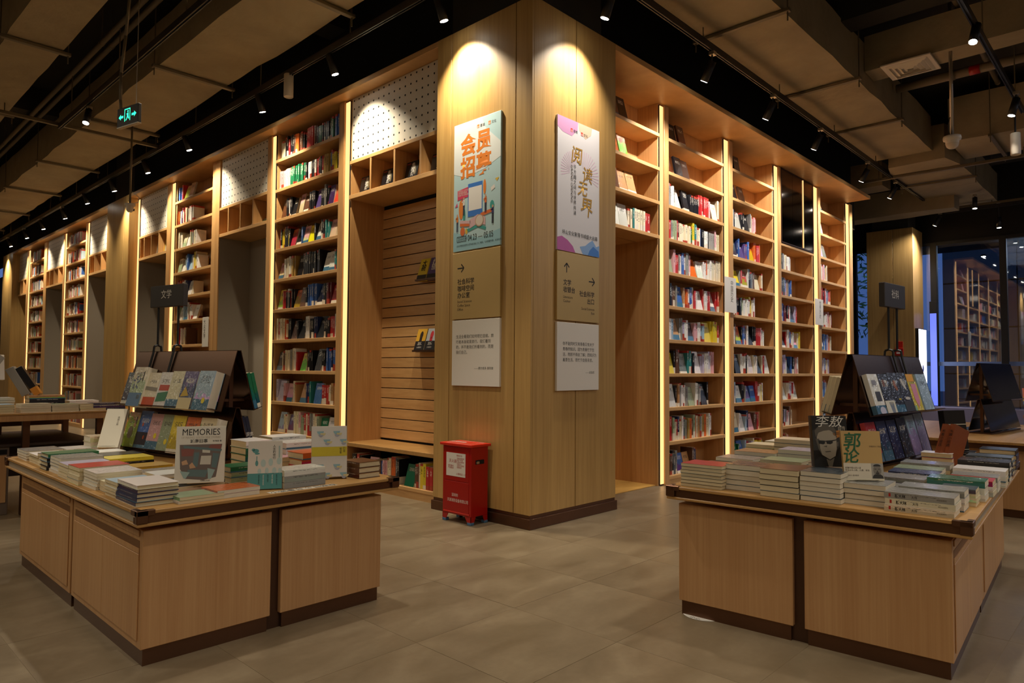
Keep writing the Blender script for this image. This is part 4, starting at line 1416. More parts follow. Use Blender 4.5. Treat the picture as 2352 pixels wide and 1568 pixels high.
def shelf_row(W, width, k, spec, bay, single, gap=(.12, .03), hs=.29):
    """One shelf of books as they are seen from left to right. spec: letters for spines; capital letters for books
    shown face out; '-' leaves a gap. W.left rows run towards the column."""
    z = SH_Z[k] + .0006
    sgn = -1 if W.left else 1
    u = (width - .03) if W.left else .03
    lim = .025 if W.left else width - .025
    want = sum(.045 if c.islower() else .19 if c.isupper() else .08 for c in spec)
    room = width - .06
    f = min(1.0, room / want)
    i = nf = 0
    hh, pc = hs, ''
    for c in spec:
        if c == '-':
            u += sgn * .08 * f
            continue
        if c.islower():
            if c != pc:
                hh, th = hs * random.uniform(.86, 1.1), random.uniform(.75, 1.25)
            pc = c
            t = .045 * f * th
            if (u + sgn * t - lim) * sgn > 0:
                break
            h = min(hh * random.uniform(.985, 1.015), .372)
            d = random.uniform(.17, .20)
            dv = .05 + random.uniform(0, .025)
            i += 1
            u0 = u
            if single and N_SHELF[0] < INDIV_MAX:
                N_SHELF[0] += 1
                r = link('shelf_book', SPINE)
                r.location = W.P(u0, dv, z)
                r.rotation_euler = (0, 0, W.rz)
                r.scale = (t * .97, d, h)
                r.color = shade(c)
                tag(r, '%s book, %s spine from left, %s shelf up, %s' % (PAL[c][1], nth(i), nth(k + 1), bay), 'book', 'books standing on the shelves')
            else:
                Mx = Matrix.Translation(W.P(u0, dv, z)) @ Matrix.Rotation(W.rz, 4, 'Z') @ Matrix.Diagonal((t * .97, d, h, 1))
                MANY.add(Mx, shade(c))
            u += sgn * t
        else:
            pc = ''
            w = .185 * f
            if (u + sgn * w - lim) * sgn > 0:
                break
            nf += 1
            code = c.lower()
            p = W.P(u + sgn * w / 2, .055, z)
            face_book('faced-out %s book, %s from left, %s shelf up, %s' % (PAL[code][1], nth(nf), nth(k + 1), bay), Matrix.Identity(4), p[0], p[1], p[2], w * .93, min(random.uniform(.25, .31), .36), .03, W.rz + random.uniform(-.05, .05), random.uniform(.16, .30), code, 0, random.choice((0, 1)), 'books shown face out on the shelves')
            u += sgn * w


B_ROWS = {10: 'ccckkkrkkkkfooffkkkrrrroffkkggkkkkkkkggkbbkk', 9: 'pppcccgggggggggkkwwkkwrkkrddddbyykhhkkk', 8: '-FkkwkkK-PFkkkkkkUkkhkkUO', 7: 'rkkyykkkykOKbPYkWkkktttP', 6: 'Pcwcccwcdd-Kkkkkkkkkknk-WWtttk',
          5: 'YrrkwkrkkOFkbbbbbbNnkkmmR', 4: 'crcccoockkFkKkwwkknnnKkkkrrrwww', 3: 'Kcfccchccwr-Yfkkk-Kkkknbbbnbb', 2: 'vVpPcca-Annt-Brrrccaa', 1: '-LcccUcccpeercrhhccceGWp', 0: 'krrcffbbkggcrr'}
D_ROWS = {10: 'bbr-AA', 9: 'ocnbmcrrchcwww', 8: 'kcwcCWcehhcw', 7: 'CWlobLcycyw', 6: 'prroggwwnnWc', 5: 'oeWlLwkcwwW', 4: 'yywwrrw-ccff', 3: 'gcwprcwhhc', 2: 'ccwwpcbhc', 1: 'kcwkcrb'}
R1_ROWS = {10: '-K-F', 9: 'F-KF', 8: 'hhhwwkW-Kkkkkkkrrrrrrp-Cccc', 7: 'rrheermccccccgytwccbkwwwkhhhpcccc', 6: 'EprrhwbbwhhpOWwwwowwcccccc', 5: 'yykffhBaoowbbwrwWrwwrrWrrrr', 4: 'wwlAhhvwwKppwwllYyyyyrrh',
           3: 'YkffHtttkWvvwwvwppPr', 2: 'wWkahwwwhEwwhwKk', 1: 'gareccrncwsehdofeocahcdocww', 0: 'kkfkshBAfnn'}
R2_ROWS = {10: '--K', 9: '-K-F', 8: 'kwkwWkkKhcppp', 7: 'kSnbUuubOoorro', 6: 'wcyYhrRwkshhfCacc', 5: 'wwchwkkeewwwwyycww', 4: 'cwwfOkbbnwKkkrrrpww', 3: 'prkKwwwkwWcwwKcrW', 2: 'wwvlWkkhUBrrwcyw', 1: 'cCwWlnnPffrra', 0: 'oGgBlRvcYyyE'}
R3_ROWS = {7: 'hhgkhwwcwwwww', 6: 'wwnssbfvahbb', 5: 'rplbbmmkrwKvrr', 4: 'rcKrwwwbwwPcyy', 3: 'bnuvvwKbbkkhpww', 2: 'khWccwvwrrW', 1: 'ltkvvhpwfac', 0: 'hhhvffapa'}
R4_ROWS = {10: '-P', 9: '-P', 8: '-VH', 7: 'kewhwpvaac', 6: 'bewrtmkrwbnvro', 5: 'kKewwwprrcp', 4: 'vWblbvvbpoc', 3: 'nbbvwbwcvv', 2: 'vwwlblpwv', 1: 'vwpwlvv', 0: 'hvwl'}
R0_ROWS = {10: '-------FK', 9: '-------OA', 8: '-------FAA', 7: '-------WWcctcccccrr'}

W = Wall(True, 3.508)
for k in sorted(B_ROWS, reverse=True):
    shelf_row(W, 1.682, k, B_ROWS[k], 'bay beside bench niche', k >= 1)
W = R(3.150)
for k in sorted(R1_ROWS, reverse=True):
    shelf_row(W, 1.540, k, R1_ROWS[k], 'first right bay', True)
for W, wd, rows, bay in ((Wall(True, 7.362), 1.618, D_ROWS, 'bay behind the left sign'), (R(4.975), 1.495, R2_ROWS, 'second right bay'), (R(6.742), 1.468, R3_ROWS, 'third right bay'), (R(8.567), 1.409, R4_ROWS, 'last right bay'), (R(1.345), 1.585, R0_ROWS, 'portal niche')):
    for k in sorted(rows, reverse=True):
        shelf_row(W, wd, k, rows[k], bay, bay == 'second right bay' and k in (3, 4, 5, 6, 7))
for y0, bay in ((3.508 + 10.97, 'first far left bay'), (7.362 + 10.97, 'second far left bay')):
    for k in range(11):
        s = ''.join(random.choice('ccwwwoarhlpbkfe') for _ in range(24))
        shelf_row(Wall(True, y0), 1.65, k, s, bay, False)
# under the bench of the slatted niche
W = Wall(True, 1.375)
mb_spec = 'kkmrk-Pffbppccoosk-Gffcyyrrr'
z_keep = SH_Z[0]
SH_Z[0] = .125
shelf_row(W, 1.85, 0, mb_spec, 'under the bench', True, hs=.27)
SH_Z[0] = z_keep
MANY.build('distant_shelf_book_run', 'remaining small book spines on all the bookcase shelves')

# black lamp-title books in the cubbies, books in the far cubbies
for i, u in enumerate((.20, .66, 1.13, 1.60)):
    p = Wall(True, 1.375).P(1.88 - u, .09, 3.648)
    d = ('rightmost', 'third', 'second', 'leftmost')[3 - i]
    r = thing('display_book', 'black book with white brush title, %s cubby over the bench niche' % ('first', 'second', 'third', 'fourth')[i], 'book', p, -PI / 2, 'black books in the cubbies', -.18)
    MB().box(-.115, 0, 0, .115, .05, .24, 0, .003).build('cover', ink('#141317', .3), r)
    MB().box(.1151, .006, .006, .1165, .044, .234).build('page_block', M['paper'], r)
    vtext(r, 'lettering', '鬼吹灯', .062, -.015, .165, -.0008, M['ink_w'], step=.066, shear=.1, bold=.01)
    flat(r, 'print', [disc(.055, .13, .022, .07, 14, rot=.2)], ink('#6d6248'), -.0006)
    flat(r, 'print', [rect(-.10, .205, -.03, .218)], ink('#9c2a22'), -.0006)
for i, (u, c) in enumerate(((.62, 'w'), (1.02, 'y'), (1.35, 'c'))):
    p = Wall(True, 9.362).P(1.49 - u, .09, 3.648)
    face_book('%s book in the %s filled cubby of the niche beside left column' % (PAL[c][1], nth(i + 1)), Matrix.Identity(4), p[0], p[1], p[2], .20, .27, .05, -PI / 2, .15, c, 0, 0, 'books in the cubbies near left column')
for i, u in enumerate((.35, .75, 1.2)):
    p = Wall(True, 5.436).P(1.642 - u, .12, 3.648)
    face_book('small cream booklet leaning in %s cubby over the first grey niche' % nth(i + 1), Matrix.Identity(4), p[0], p[1], p[2], .18, .14, .015, -PI / 2 + .4, .5, 'c', 0, 0, 'booklets in the grey niche cubbies')


# ledges on the slatted wall
def ledge(label, z, u0, u1, codes, words, titles):
    o = thing('slatwall_ledge', label, 'ledge', Wall(True, 1.375).P(u0, .545 - .02, z))
    ln = u1 - u0
    MB().box(-.115, 0, 0, .004, ln, .006).box(-.118, 0, 0, -.112, ln, .022).build('tray', M['bronze_dark'], o)
    MB().prism([(.004, 0, .0), (-.05, 0, .006), (.004, 0, .22)], (0, ln, 0)).build('back_plate', M['bronze_dark'], o)
    n = len(codes)
    for i, c in enumerate(codes):
        w = ln / n
        p = Wall(True, 1.375).P(u1 - (i + .5) * w, .545 - .125, z + .008)
        r = thing('display_book', '%s book, %s from left on the %s ledge of the slatted wall' % (PAL[c][1], nth(i + 1), words), 'book', p, -PI / 2, 'books on the slatted wall ledges', -.30)
        h = .285
        MB().box(-w * .46, 0, 0, w * .46, .045, h, 0, .002).build('cover', ink(PAL[c][0], .3), r)
        MB().box(w * .4601, .005, .005, w * .463, .04, h - .005).build('page_block', M['paper'], r)
        t = titles[i]
        if words == 'upper':
            vtext(r, 'lettering', t, .085, -.045, h * .68, -.001, M['ink_w'] if c != 'y' else M['ink'], step=.082, bold=.02, shear=.1)
            flat(r, 'print', [rect(-w * .46, .0, w * .46, .07)], ink('#2a2622'), -.0006)
        else:
            flat(r, 'print', [[(-w * .46, h * .45), (w * .46, h * .45), (w * .46, h), (-w * .46, h)]], ink(('#d8a52a', '#b6bdc4', '#d85a22', '#40302a')[i]), -.0006)
            flat(r, 'print', [disc(0, h * .72, .03, .05, 12), rect(-.025, h * .45, .025, h * .62)], ink(('#2a1c10', '#c9303a', '#f0d86a', '#caa070')[i]), -.0010)
            text(r, 'lettering', t, .042, 0, h * .28, -.001, M['ink_w'], 'CENTER', bold=.02)
            text(r, 'lettering', '小说系列', .022, 0, h * .14, -.001, M['ink_w'], 'CENTER')


ledge('upper bronze ledge on the slatted wall', 2.52, .28, 1.04, 'yutf', 'upper', ('大碗', '妖怪', '大师', '谋杀'))
ledge('lower bronze ledge on the slatted wall', 1.66, .30, 1.08, 'kkkk', 'lower', ('三体', '三体', '三体', '夜行'))

# ------------------------------------------------------------------ left table
# left edge, from the near corner to the far end (page edges and spines look left)
e = FL
stack(e, .085, .212, 5, .0205, "at the left table's near corner", 'n', L=.30, Wd=.20, spine='l', hard=1, top='w')
stack(e, .085, .455, 5, .0165, "second from the left table's near corner", 'w', L=.20, Wd=.20, spine='r', top='l')
stack(e, .10, .625, 2, .028, "third along the left table's left edge", 'c', L=.19, Wd=.19, spine='b')
stack(e, .110, .845, 5, .0180, "fourth along the left table's left edge", 'w', L=.25, Wd=.24, spine='r', film=1)
stack(e, .105, 1.085, 4, .0245, "fifth along the left table's left edge", 'c', L=.27, Wd=.225, spine='b', top='r')
stack(e, .105, 1.345, 5, .0170, "sixth along the left table's left edge", 'c', L=.23, Wd=.25, spine='r', top='v')
stack(e, .120, 1.61, 5, .0200, "seventh along the left table's left edge", 'w', L=.26, Wd=.245, spine='r', top='h', film=1)
stack(e, .135, 1.845, 4, .0265, "eighth along the left edge, green topped", 'k', L=.30, Wd=.19, spine='f', hard=1, top='g')
stack(e, .095, 2.03, 4, .0205, "ninth along the left table's left edge", 'c', L=.18, Wd=.17, spine='r', top='s')
stack(e, .105, 2.24, 4, .0158, "tenth along the left table's left edge", 'c', L=.27, Wd=.19, spine='r', top='w')
stack(e, .120, 2.535, 4, .0175, "at the left table's far corner", 'w', L=.27, Wd=.24, spine='r', film=1, top='h')
# second row
stack(e, .40, 2.60, 3, .0190, "second row, left table's far end", 'c', L=.25, Wd=.22, spine='f', top='w', film=1)
stack(e, .43, 2.17, 3, .0200, "behind left table's green topped stack", 'w', L=.26, Wd=.2, spine='f')
stack(e, .45, 1.90, 3, .0210, "before the left stand's far end", 'k', L=.28, Wd=.20, spine='f', hard=1)
stack(e, .42, 1.60, 3, .0240, "yellow topped, before the left stand", 'k', L=.28, Wd=.21, spine='f', top='y')
stack(e, .45, 1.33, 2, .0200, "behind the lavender topped stack", 'w', L=.28, Wd=.2, spine='f', top='d')
stack(e, .46, 1.03, 2, .0170, "behind the roof painting book", 'c', L=.27, Wd=.24, spine='b', top='h', film=1)
stack(e, .40, .74, 3, .0200, "behind left table's near corner stacks", 'c', L=.24, Wd=.2, spine='f', top='w')
stack(e, .42, .46, 2, .0220, "under the roof painting book", 'c', L=.26, Wd=.22, spine='f', top='s', z=None)
# tall film-wrapped stack behind, with a leaning book before it
stack(e, .56, 2.62, 3, .046, "beside left table's tall leaning book", 'c', L=.24, Wd=.20, spine='f', hard=1, film=1)
stack(e, .80, 2.66, 4, .036, "far corner behind the left stand", 'c', L=.24, Wd=.20, spine='f', hard=1, film=1)
# front edge
stack(e, .275, .075, 2, .0165, "first on the front edge of the left table", 'w', L=.17, Wd=.23, spine='l', hard=0, top='e')
stack(e, .470, .090, 2, .0215, "orange banded, on the left table's front edge", 'w', L=.19, Wd=.24, spine='l', top='o', film=1)
stack(e, .885, .115, 3, .0345, "of silvery novels, left table front", 'h', L=.265, Wd=.17, spine='f', film=1, top='w')
stack(e, 1.345, .150, 3, .033, "at the left table's front right corner", 'f', L=.20, Wd=.16, spine='l', hard=1)
stack(e, .735, .50, 3, .032, "of green novels behind the teal banded book", 'e', L=.24, Wd=.17, spine='f', hard=1, top='g')
stack(e, 1.07, .78, 3, .031, "with pink top, left table", 'w', L=.25, Wd=.19, spine='l', top='p')
stack(e, 1.26, .58, 3, .044, "of orange hardcovers, left table", 'o', L=.28, Wd=.21, spine='f', hard=1)
stack(e, 1.30, .86, 4, .043, "of white novels behind the orange hardcovers", 'w', L=.28, Wd=.20, spine='f', hard=1, film=1)
stack(e, 1.05, 1.06, 4, .046, "of dark green hardcovers by left stand", 'g', L=.19, Wd=.24, spine='f', hard=1, top='w')
stack(e, 1.32, 1.12, 4, .048, "tall white, right rear of the left table", 'w', L=.27, Wd=.2, spine='f', hard=1)
stack(e, 1.36, .37, 2, .035, "olive, between orange and brown hardcovers", 'e', L=.19, Wd=.16, spine='f')
stack(e, 1.34, 1.75, 4, .03, "behind the left stand, nearer one", 'c', L=.25, Wd=.2, spine='r')
stack(e, 1.34, 2.2, 4, .03, "behind the left stand, farther one", 'w', L=.25, Wd=.2, spine='r')


def custom(label, Fm, x, y, z, w, h, t, rz, tilt, colour, group=None, back=0, pages=None):
    """A display book with its own printed cover; local x right, y away, z up."""
    r = thing('display_book', label, 'book', Fm @ Vector((x, y, z)), Fm.to_euler().z + rz, group, -tilt)
    MB().box(-w / 2, 0, 0, w / 2, .002, h).box(-w / 2, t - .002, 0, w / 2, t, h).box(-w / 2, .002, 0, -w / 2 + .002, t - .002, h).build('cover', ink(colour, .3), r)
    MB().box(-w / 2 + .0022, .0022, .003, w / 2 - .003, t - .0022, h - .003).build('page_block', M['paper_w'], r)
    return r


def backer(Fm, x, y, z, w, h, t, rz, tilt, label, colour):
    r = custom(label, Fm, x, y, z, w, h, t, rz, tilt, colour)
    return r


def book_easel(label, Fm, x, y, z, w, h, rz, tilt):
    o = thing('book_easel', label, 'easel', Fm @ Vector((x, y, z)), Fm.to_euler().z + rz, 'clear book easels', -tilt)
    MB().box(-w / 2, .0, 0, w / 2, .003, h, 0, .001).build('back', M['acrylic'], o)
    MB().box(-w / 2, -.05, -.003, w / 2, .003, 0).build('tray', M['acrylic'], o)
    return o


# white book with the roof painting
mem = custom('white book with MEMORIES title and painted roofs, leaning on left table', e, .385, .305, ZT + .046, .255, .315, .022, -.47, .26, '#e6e0d2')
text(mem, 'lettering', 'MEMORIES', .052, 0, .268, -.0008, M['ink'], 'CENTER', sx=.82)
text(mem, 'lettering', 'OF PEKING: SOUTH SIDE STORIES', .0165, 0, .249, -.0008, ink('#b9ad98'), 'CENTER', sx=.82)
text(mem, 'lettering', '城南旧事', .023, -.01, .226, -.0008, M['ink'], 'CENTER', bold=.01)
text(mem, 'lettering', '林海音 著', .011, .085, .229, -.0008, M['ink'], 'CENTER')
ZM = -.0008
flat(mem, 'print', [[(-.108, .215), (.112, .215), (.085, .03), (.02, .015), (-.07, .025), (-.10, .08)]], ink('#70625c'), ZM)
flat(mem, 'print', [[(-.10, .19), (-.03, .195), (-.04, .15), (-.095, .15)], [(.05, .212), (.11, .212), (.105, .185), (.04, .19)]], ink('#8a4f45'), ZM - .0003)
flat(mem, 'print', [[(-.09, .21), (.112, .185), (.108, .172), (-.085, .195)], [(-.03, .17), (-.005, .17), (-.012, .09), (-.04, .09)], [(.065, .165), (.10, .16), (.085, .08), (.06, .085)], [(-.06, .075), (.045, .07), (.03, .03), (-.07, .04)]], ink('#5f7678'), ZM - .0004)
flat(mem, 'print', [[(.005, .15), (.058, .15), (.055, .10), (.0, .102)], [(.01, .185), (.05, .18), (.05, .165), (.01, .168)]], ink('#cfcabc'), ZM - .0006)
flat(mem, 'print', [[(-.055, .10), (-.04, .115), (-.02, .085), (-.05, .08)], [(-.095, .12), (-.07, .13), (-.06, .105), (-.09, .10)]], ink('#c79d78'), ZM - .0007)
flat(mem, 'print', [[(-.10, .068), (-.05, .06), (-.07, .025), (-.08, .028)], [(.04, .08), (.08, .07), (.06, .02), (.045, .02)]], ink('#9ab3b0'), ZM - .0005)
text(mem, 'lettering', '经典纪念版', .010, .03, .008, ZM, M['ink_brown'], 'CENTER')
for i in (1, 2):
    backer(e, .385 + .0115 * i, .305 + .0235 * i, ZT + .046, .255, .315, .022, -.47, .26, '%s white copy behind the book with the roof painting' % nth(i), '#e3dccb')
# teal banded book
te = custom('white book with teal lower band and vase drawing, left table front', e, .660, .085, ZT + .006, .185, .268, .020, -.50, .24, '#e2dbcf')
flat(te, 'print', [rect(-.0925, 0, .0925, .088)], ink('#4f9391'), ZM)
vtext(te, 'lettering', '人生的修行', .0165, .040, .235, ZM - .0003, M['ink'], step=.021)
flat(te, 'print', [rect(.072, .175, .080, .242)], ink('#a9bdb6'), ZM)
flat(te, 'print', [disc(-.045, .145, .008, .016, 12), rect(-.047, .155, -.043, .185), disc(-.052, .215, .018, .012, 9), disc(-.065, .222, .010, .008, 7), disc(-.044, .20, .014, .006, 8)], ink('#5d9a98'), ZM)
flat(te, 'print', [disc(-.01, .145, .014, .022, 10), disc(.03, .15, .012, .022, 10), disc(.075, .155, .013, .02, 10), disc(-.03, .10, .01, .016, 8), disc(.01, .10, .01, .02, 8), disc(.05, .10, .012, .02, 8), disc(.08, .10, .010, .016, 8)], ink('#bccfc9'), ZM)
for k in range(5):
    vtext(te, 'lettering', '愿你平静安稳地'[:7 - k % 3], .0085, .06 - k * .024, .072, ZM - .0004, M['ink_w'] if k % 2 else M['ink'], step=.0105)
backer(e, .660 + .0105, .085 + .0195, ZT + .006, .185, .268, .020, -.50, .24, 'second white copy behind the teal banded book', '#ded8c6')
book_easel('clear easel holding the teal banded book', e, .684, .129, ZT + .003, .12, .15, -.50, .24)
# bowl pattern book with yellow band
bo = custom('white hardcover with bowl pattern and yellow band, leaning on left table', e, 1.125, .165, ZT + .016, .215, .315, .030, -.50, .25, '#d9d3cc')
for r_ in range(6):
    for c_ in range(2):
        cx, cz = -.055 + c_ * .10 + (r_ % 2) * .04, .285 - r_ * .052
        if .125 < cz < .19:
            continue
        flat(bo, 'print', [disc(cx, cz, .021, .021, 9, PI, 2 * PI)], ink('#8fb3bd'), ZM)
        flat(bo, 'print', [disc(cx + .016, cz - .012, .017, .017, 9, PI, 2 * PI)], ink('#d3c48a'), ZM - .0003)
        flat(bo, 'print', [disc(cx + .003, cz - .022, .015, .015, 9, PI, 2 * PI)], ink('#a5a5b0'), ZM - .0005)
flat(bo, 'print', [rect(-.1075, .128, .1075, .186)], ink('#cdb81e'), ZM - .0007)
vtext(bo, 'lettering', '巴金', .017, .082, .168, ZM - .0010, M['ink'], step=.02)
vtext(bo, 'lettering', '精选集', .014, .062, .168, ZM - .0010, M['ink'], step=.016)
backer(e, 1.125 + .016, .165 + .0295, ZT + .016, .215, .315, .030, -.50, .25, 'second copy behind the book with the bowl pattern', '#d6cfc4')
book_easel('clear easel holding the book with the bowl pattern', e, 1.157, .226, ZT + .010, .15, .2, -.50, .25)
# leaning cream book at the far end
ln_ = custom('tall cream book leaning far back behind the left table stacks', e, .50, 2.30, ZT + .07, .155, .32, .035, -.75, .45, '#e2d9c2')
vtext(ln_, 'lettering', '无用之用', .018, .02, .24, ZM, M['ink_brown'], step=.024)
book_easel('clear easel behind the tall cream leaning book', e, .527, .0 + 2.335, ZT + .062, .12, .18, -.75, .45)

# books on the left stand: face -x of the stand
S0 = FL @ Matrix.Translation((1.06, 1.30, ZT)) @ Matrix.Rotation(LS_A, 4, 'Z')


def stand_row(S, side, zb, xo, specs, words, tilt, h0=.275):
    for i, (yc, w, h, t, c, desc) in enumerate(specs):
        x = side * (xo + .006 + t)
        rz = -PI / 2 if side < 0 else PI / 2
        r = face_book(desc, S, x, yc, zb, w, h, t, rz, tilt, c, 0, 1, 'books on the book stands')
    return


TU, TL_ = math.atan2(.123, .441), math.atan2(.096, .365)
up = [(1.20, .165, .27, .03, 's', 'dark slate book, farthest on the upper tier of left stand'), (1.035, .185, .315, .07, 'c', 'tall cream book with dotted flower, upper tier of left stand'), (.862, .165, .27, .05, 'c', 'cream book with red foot, third on left stand upper tier'),
      (.695, .165, .275, .05, 'w', 'cream book with red and green picture, left stand upper tier'), (.528, .165, .285, .06, 'c', 'plain cream film wrapped book, left stand upper tier'), (.355, .165, .285, .07, 'u', 'purple and yellow film wrapped book, left stand upper tier'), (.155, .185, .29, .075, 'l', 'pale blue film wrapped book, nearest on left stand upper tier')]
lo = [(1.20, .165, .285, .04, 'a', 'tan book with grey circle, farthest on left stand lower tier'), (1.035, .165, .30, .035, 'b', 'blue and black book, second on left stand lower tier'), (.87, .165, .285, .04, 'p', 'pink film wrapped book with yellow sticker, left stand lower tier'), (.70, .165, .285, .045, 'e', 'grey green film wrapped book with yellow sticker, left stand'),
      (.53, .165, .285, .065, 'y', 'cream and yellow film wrapped book, left stand lower tier'), (.35, .165, .28, .065, 'o', 'cream and orange film wrapped book, left stand lower tier'), (.14, .185, .285, .085, 'c', 'thick cream book pair, nearest on left stand lower tier')]
stand_row(S0, -1, .386, .138, up, '', TU)
stand_row(S0, -1, .048, .111, lo, '', TL_)
SB0 = [(.06, .12, .28, .028, 'g', 'dark green book on the back of the left stand, nearest'), (.10, .12, .275, .028, 't', 'teal green book on the back of the left stand, second')]
for i, (y_, x_) in enumerate(((.03, .0), (.064, .0))):
    face_book(('green book edge showing past the left stand, outer one', 'green book edge showing past the left stand, inner one')[i], S0, .140 + .006 + .032 * (2 - i), .10, .386, .18, .28, .028, PI / 2, TU, 'g', 0, 0, 'green books on the back of left stand')
for i in range(2):
    r = custom(('dark book with white spine lettering behind left stand, inner', 'dark book with white spine lettering behind left stand, outer')[i], S0, .115 + .032 * (i + 1), .12, .05, .19, .29, .028, PI / 2, TL_, '#1d2036', 'dark lettered books behind left stand')
    vtext(r, 'lettering', ('漩涡里', '激流中')[i], .034, -.0958, .14, .020, M['ink_w'], step=.05, rot=(0, 0, -PI / 2))
    flat(r, 'print', [], M['ink'], 0) if 0 else None
# printed pictures on the left stand covers
def on_face(S, side, zb, xo, yc, t, tilt):
    o = S @ Matrix.Translation((side * (xo + .006 + t), yc, zb)) @ Matrix.Rotation(-PI / 2 if side < 0 else PI / 2, 4, 'Z') @ Matrix.Rotation(-tilt, 4, 'X')
    return o


def sticker_on(book_label, polys_cols):
    r = next(o for o in COL.objects if o.get('label') == book_label)
    w, t, h = r.scale
    for c, polys in polys_cols:
        mb = MB()
        for p in polys:
            mb.poly([(a / w, -.0012 / t, b / h) for a, b in p])
        mb.build('print', ink(c, .35), r)


sticker_on(up[1][5], [('#5d7a98', [rect(-.092, 0, .092, .105)]), ('#e8dfc9', [rect(.03, .055, .07, .09)]), ('#5b6385', [disc(-.03 + .02 * math.cos(k * 1.3) * (1 + k * .16), .19 + .02 * math.sin(k * 1.3) * (1 + k * .2), .009, .009, 8) for k in range(11)] + [rect(-.045, .11, -.042, .17)]), ('#2a2622', [rect(.045, .20, .056, .28)])])
sticker_on(up[2][5], [('#c9522e', [rect(-.082, 0, .082, .075)]), ('#8c8375', [[(-.082, .13), (.082, .12), (.082, .15), (-.082, .16)]])])
sticker_on(up[3][5], [('#c24a34', [rect(-.06, .13, .07, .175)]), ('#3f7d5a', [[(-.07, .04), (.06, .05), (.07, .125), (-.065, .11)]])])
sticker_on(up[5][5], [('#d8c79a', [rect(-.082, 0, .082, .085)]), ('#c9a83e', [[(-.07, .09), (.03, .10), (-.03, .17)]])])
sticker_on(up[6][5], [('#e8d23a', [disc(.03, .07, .02, .022, 14)])])
sticker_on(lo[0][5], [('#8a7c68', [disc(-.005, .12, .035, .05, 18)]), ('#2a2622', [rect(.045, .19, .055, .25)])])
sticker_on(lo[1][5], [('#2a2430', [rect(-.0825, .03, .0825, .13)]), ('#d8663a', [disc(.03, .09, .014, .016, 10), disc(-.02, .19, .01, .016, 8)])])
sticker_on(lo[2][5], [('#ead23a', [disc(.025, .11, .02, .022, 14)])])
sticker_on(lo[3][5], [('#ead23a', [disc(.02, .075, .02, .022, 14)])])

# ------------------------------------------------------------------ right table
e = FR
stack(e, .145, .095, 7, .0190, "at the right table's front left corner", 'k', L=.255, Wd=.20, spine='b', top='r', film=0)
stack(e, .385, .160, 5, .0290, "second along the right table's front edge", 'k', L=.20, Wd=.24, spine='r', top='f', film=1)
stack(e, .600, .105, 5, .0302, "third along the right table's front", 'k', L=.205, Wd=.25, spine='b', top='f')
stack(e, .810, .125, 6, .0255, "under the black and white portrait book", 'k', L=.205, Wd=.25, spine='b', top='s', film=1)
stack(e, 1.012, .185, 4, .0265, "under the tan book with green brush title", 'k', L=.20, Wd=.24, spine='b', top='h', film=1)
z6 = stack(e, 1.268, .085, 3, .0308, "of cream lettered volumes, right table", 'c', L=.30, Wd=.185, spine='f', film=1, top='h')
stack(e, 1.285, .285, 3, .0330, "behind the cream lettered volumes", 'w', L=.29, Wd=.18, spine='f', film=1, top='h')
stack(e, 1.38, .485, 4, .0210, "of small cream spines on the right edge", 'c', L=.16, Wd=.16, spine='f', top='s')
stack(e, 1.345, .680, 3, .0350, "topped dark green, right edge", 'w', L=.27, Wd=.18, spine='f', top='g', film=1)
stack(e, 1.385, .885, 3, .0280, "with red spines on the right edge", 'w', L=.22, Wd=.18, spine='f', top='r')
stack(e, 1.385, 1.085, 3, .0280, "with pictured top, behind the red spines", 'w', L=.23, Wd=.18, spine='f', top='h', film=1)
stack(e, 1.385, 1.325, 3, .0320, "topped by a white volume, right edge", 'w', L=.27, Wd=.2, spine='f')
stack(e, 1.385, 1.60, 4, .0300, "of large black volumes on the right edge", 'k', L=.28, Wd=.22, spine='f', hard=1, film=1)
stack(e, 1.385, 1.92, 4, .0300, "behind the large black volumes", 's', L=.26, Wd=.2, spine='f', hard=1)
stack(e, 1.40, 2.35, 4, .0330, "topped by a thick black novel, far right edge", 'n', L=.24, Wd=.22, spine='r', hard=1, top='k')
stack(e, 1.06, .46, 2, .0300, "grey film wrapped, behind the tan book", 'h', L=.24, Wd=.2, spine='f', film=1, hard=1)
stack(e, 1.07, .70, 3, .0280, "with purple spine, right table", 'u', L=.26, Wd=.2, spine='f', film=1, top='h')
stack(e, 1.10, .93, 3, .0300, "with blue cover, right table middle", 'n', L=.26, Wd=.19, spine='f', film=1, top='n')
stack(e, 1.09, 1.14, 3, .0300, "greenish, right table middle", 'e', L=.26, Wd=.19, spine='f', film=1)
stack(e, 1.09, 1.38, 3, .0330, "of cream banded volumes before the right stand", 'c', L=.28, Wd=.2, spine='f', film=1, top='h')
stack(e, 1.05, 2.10, 3, .0330, "red edged, beside two brown volumes", 'r', L=.20, Wd=.16, spine='b', hard=1, top='w')
stack(e, 1.13, 2.42, 3, .0300, "under the black standing book", 'k', L=.24, Wd=.2, spine='f', hard=1)
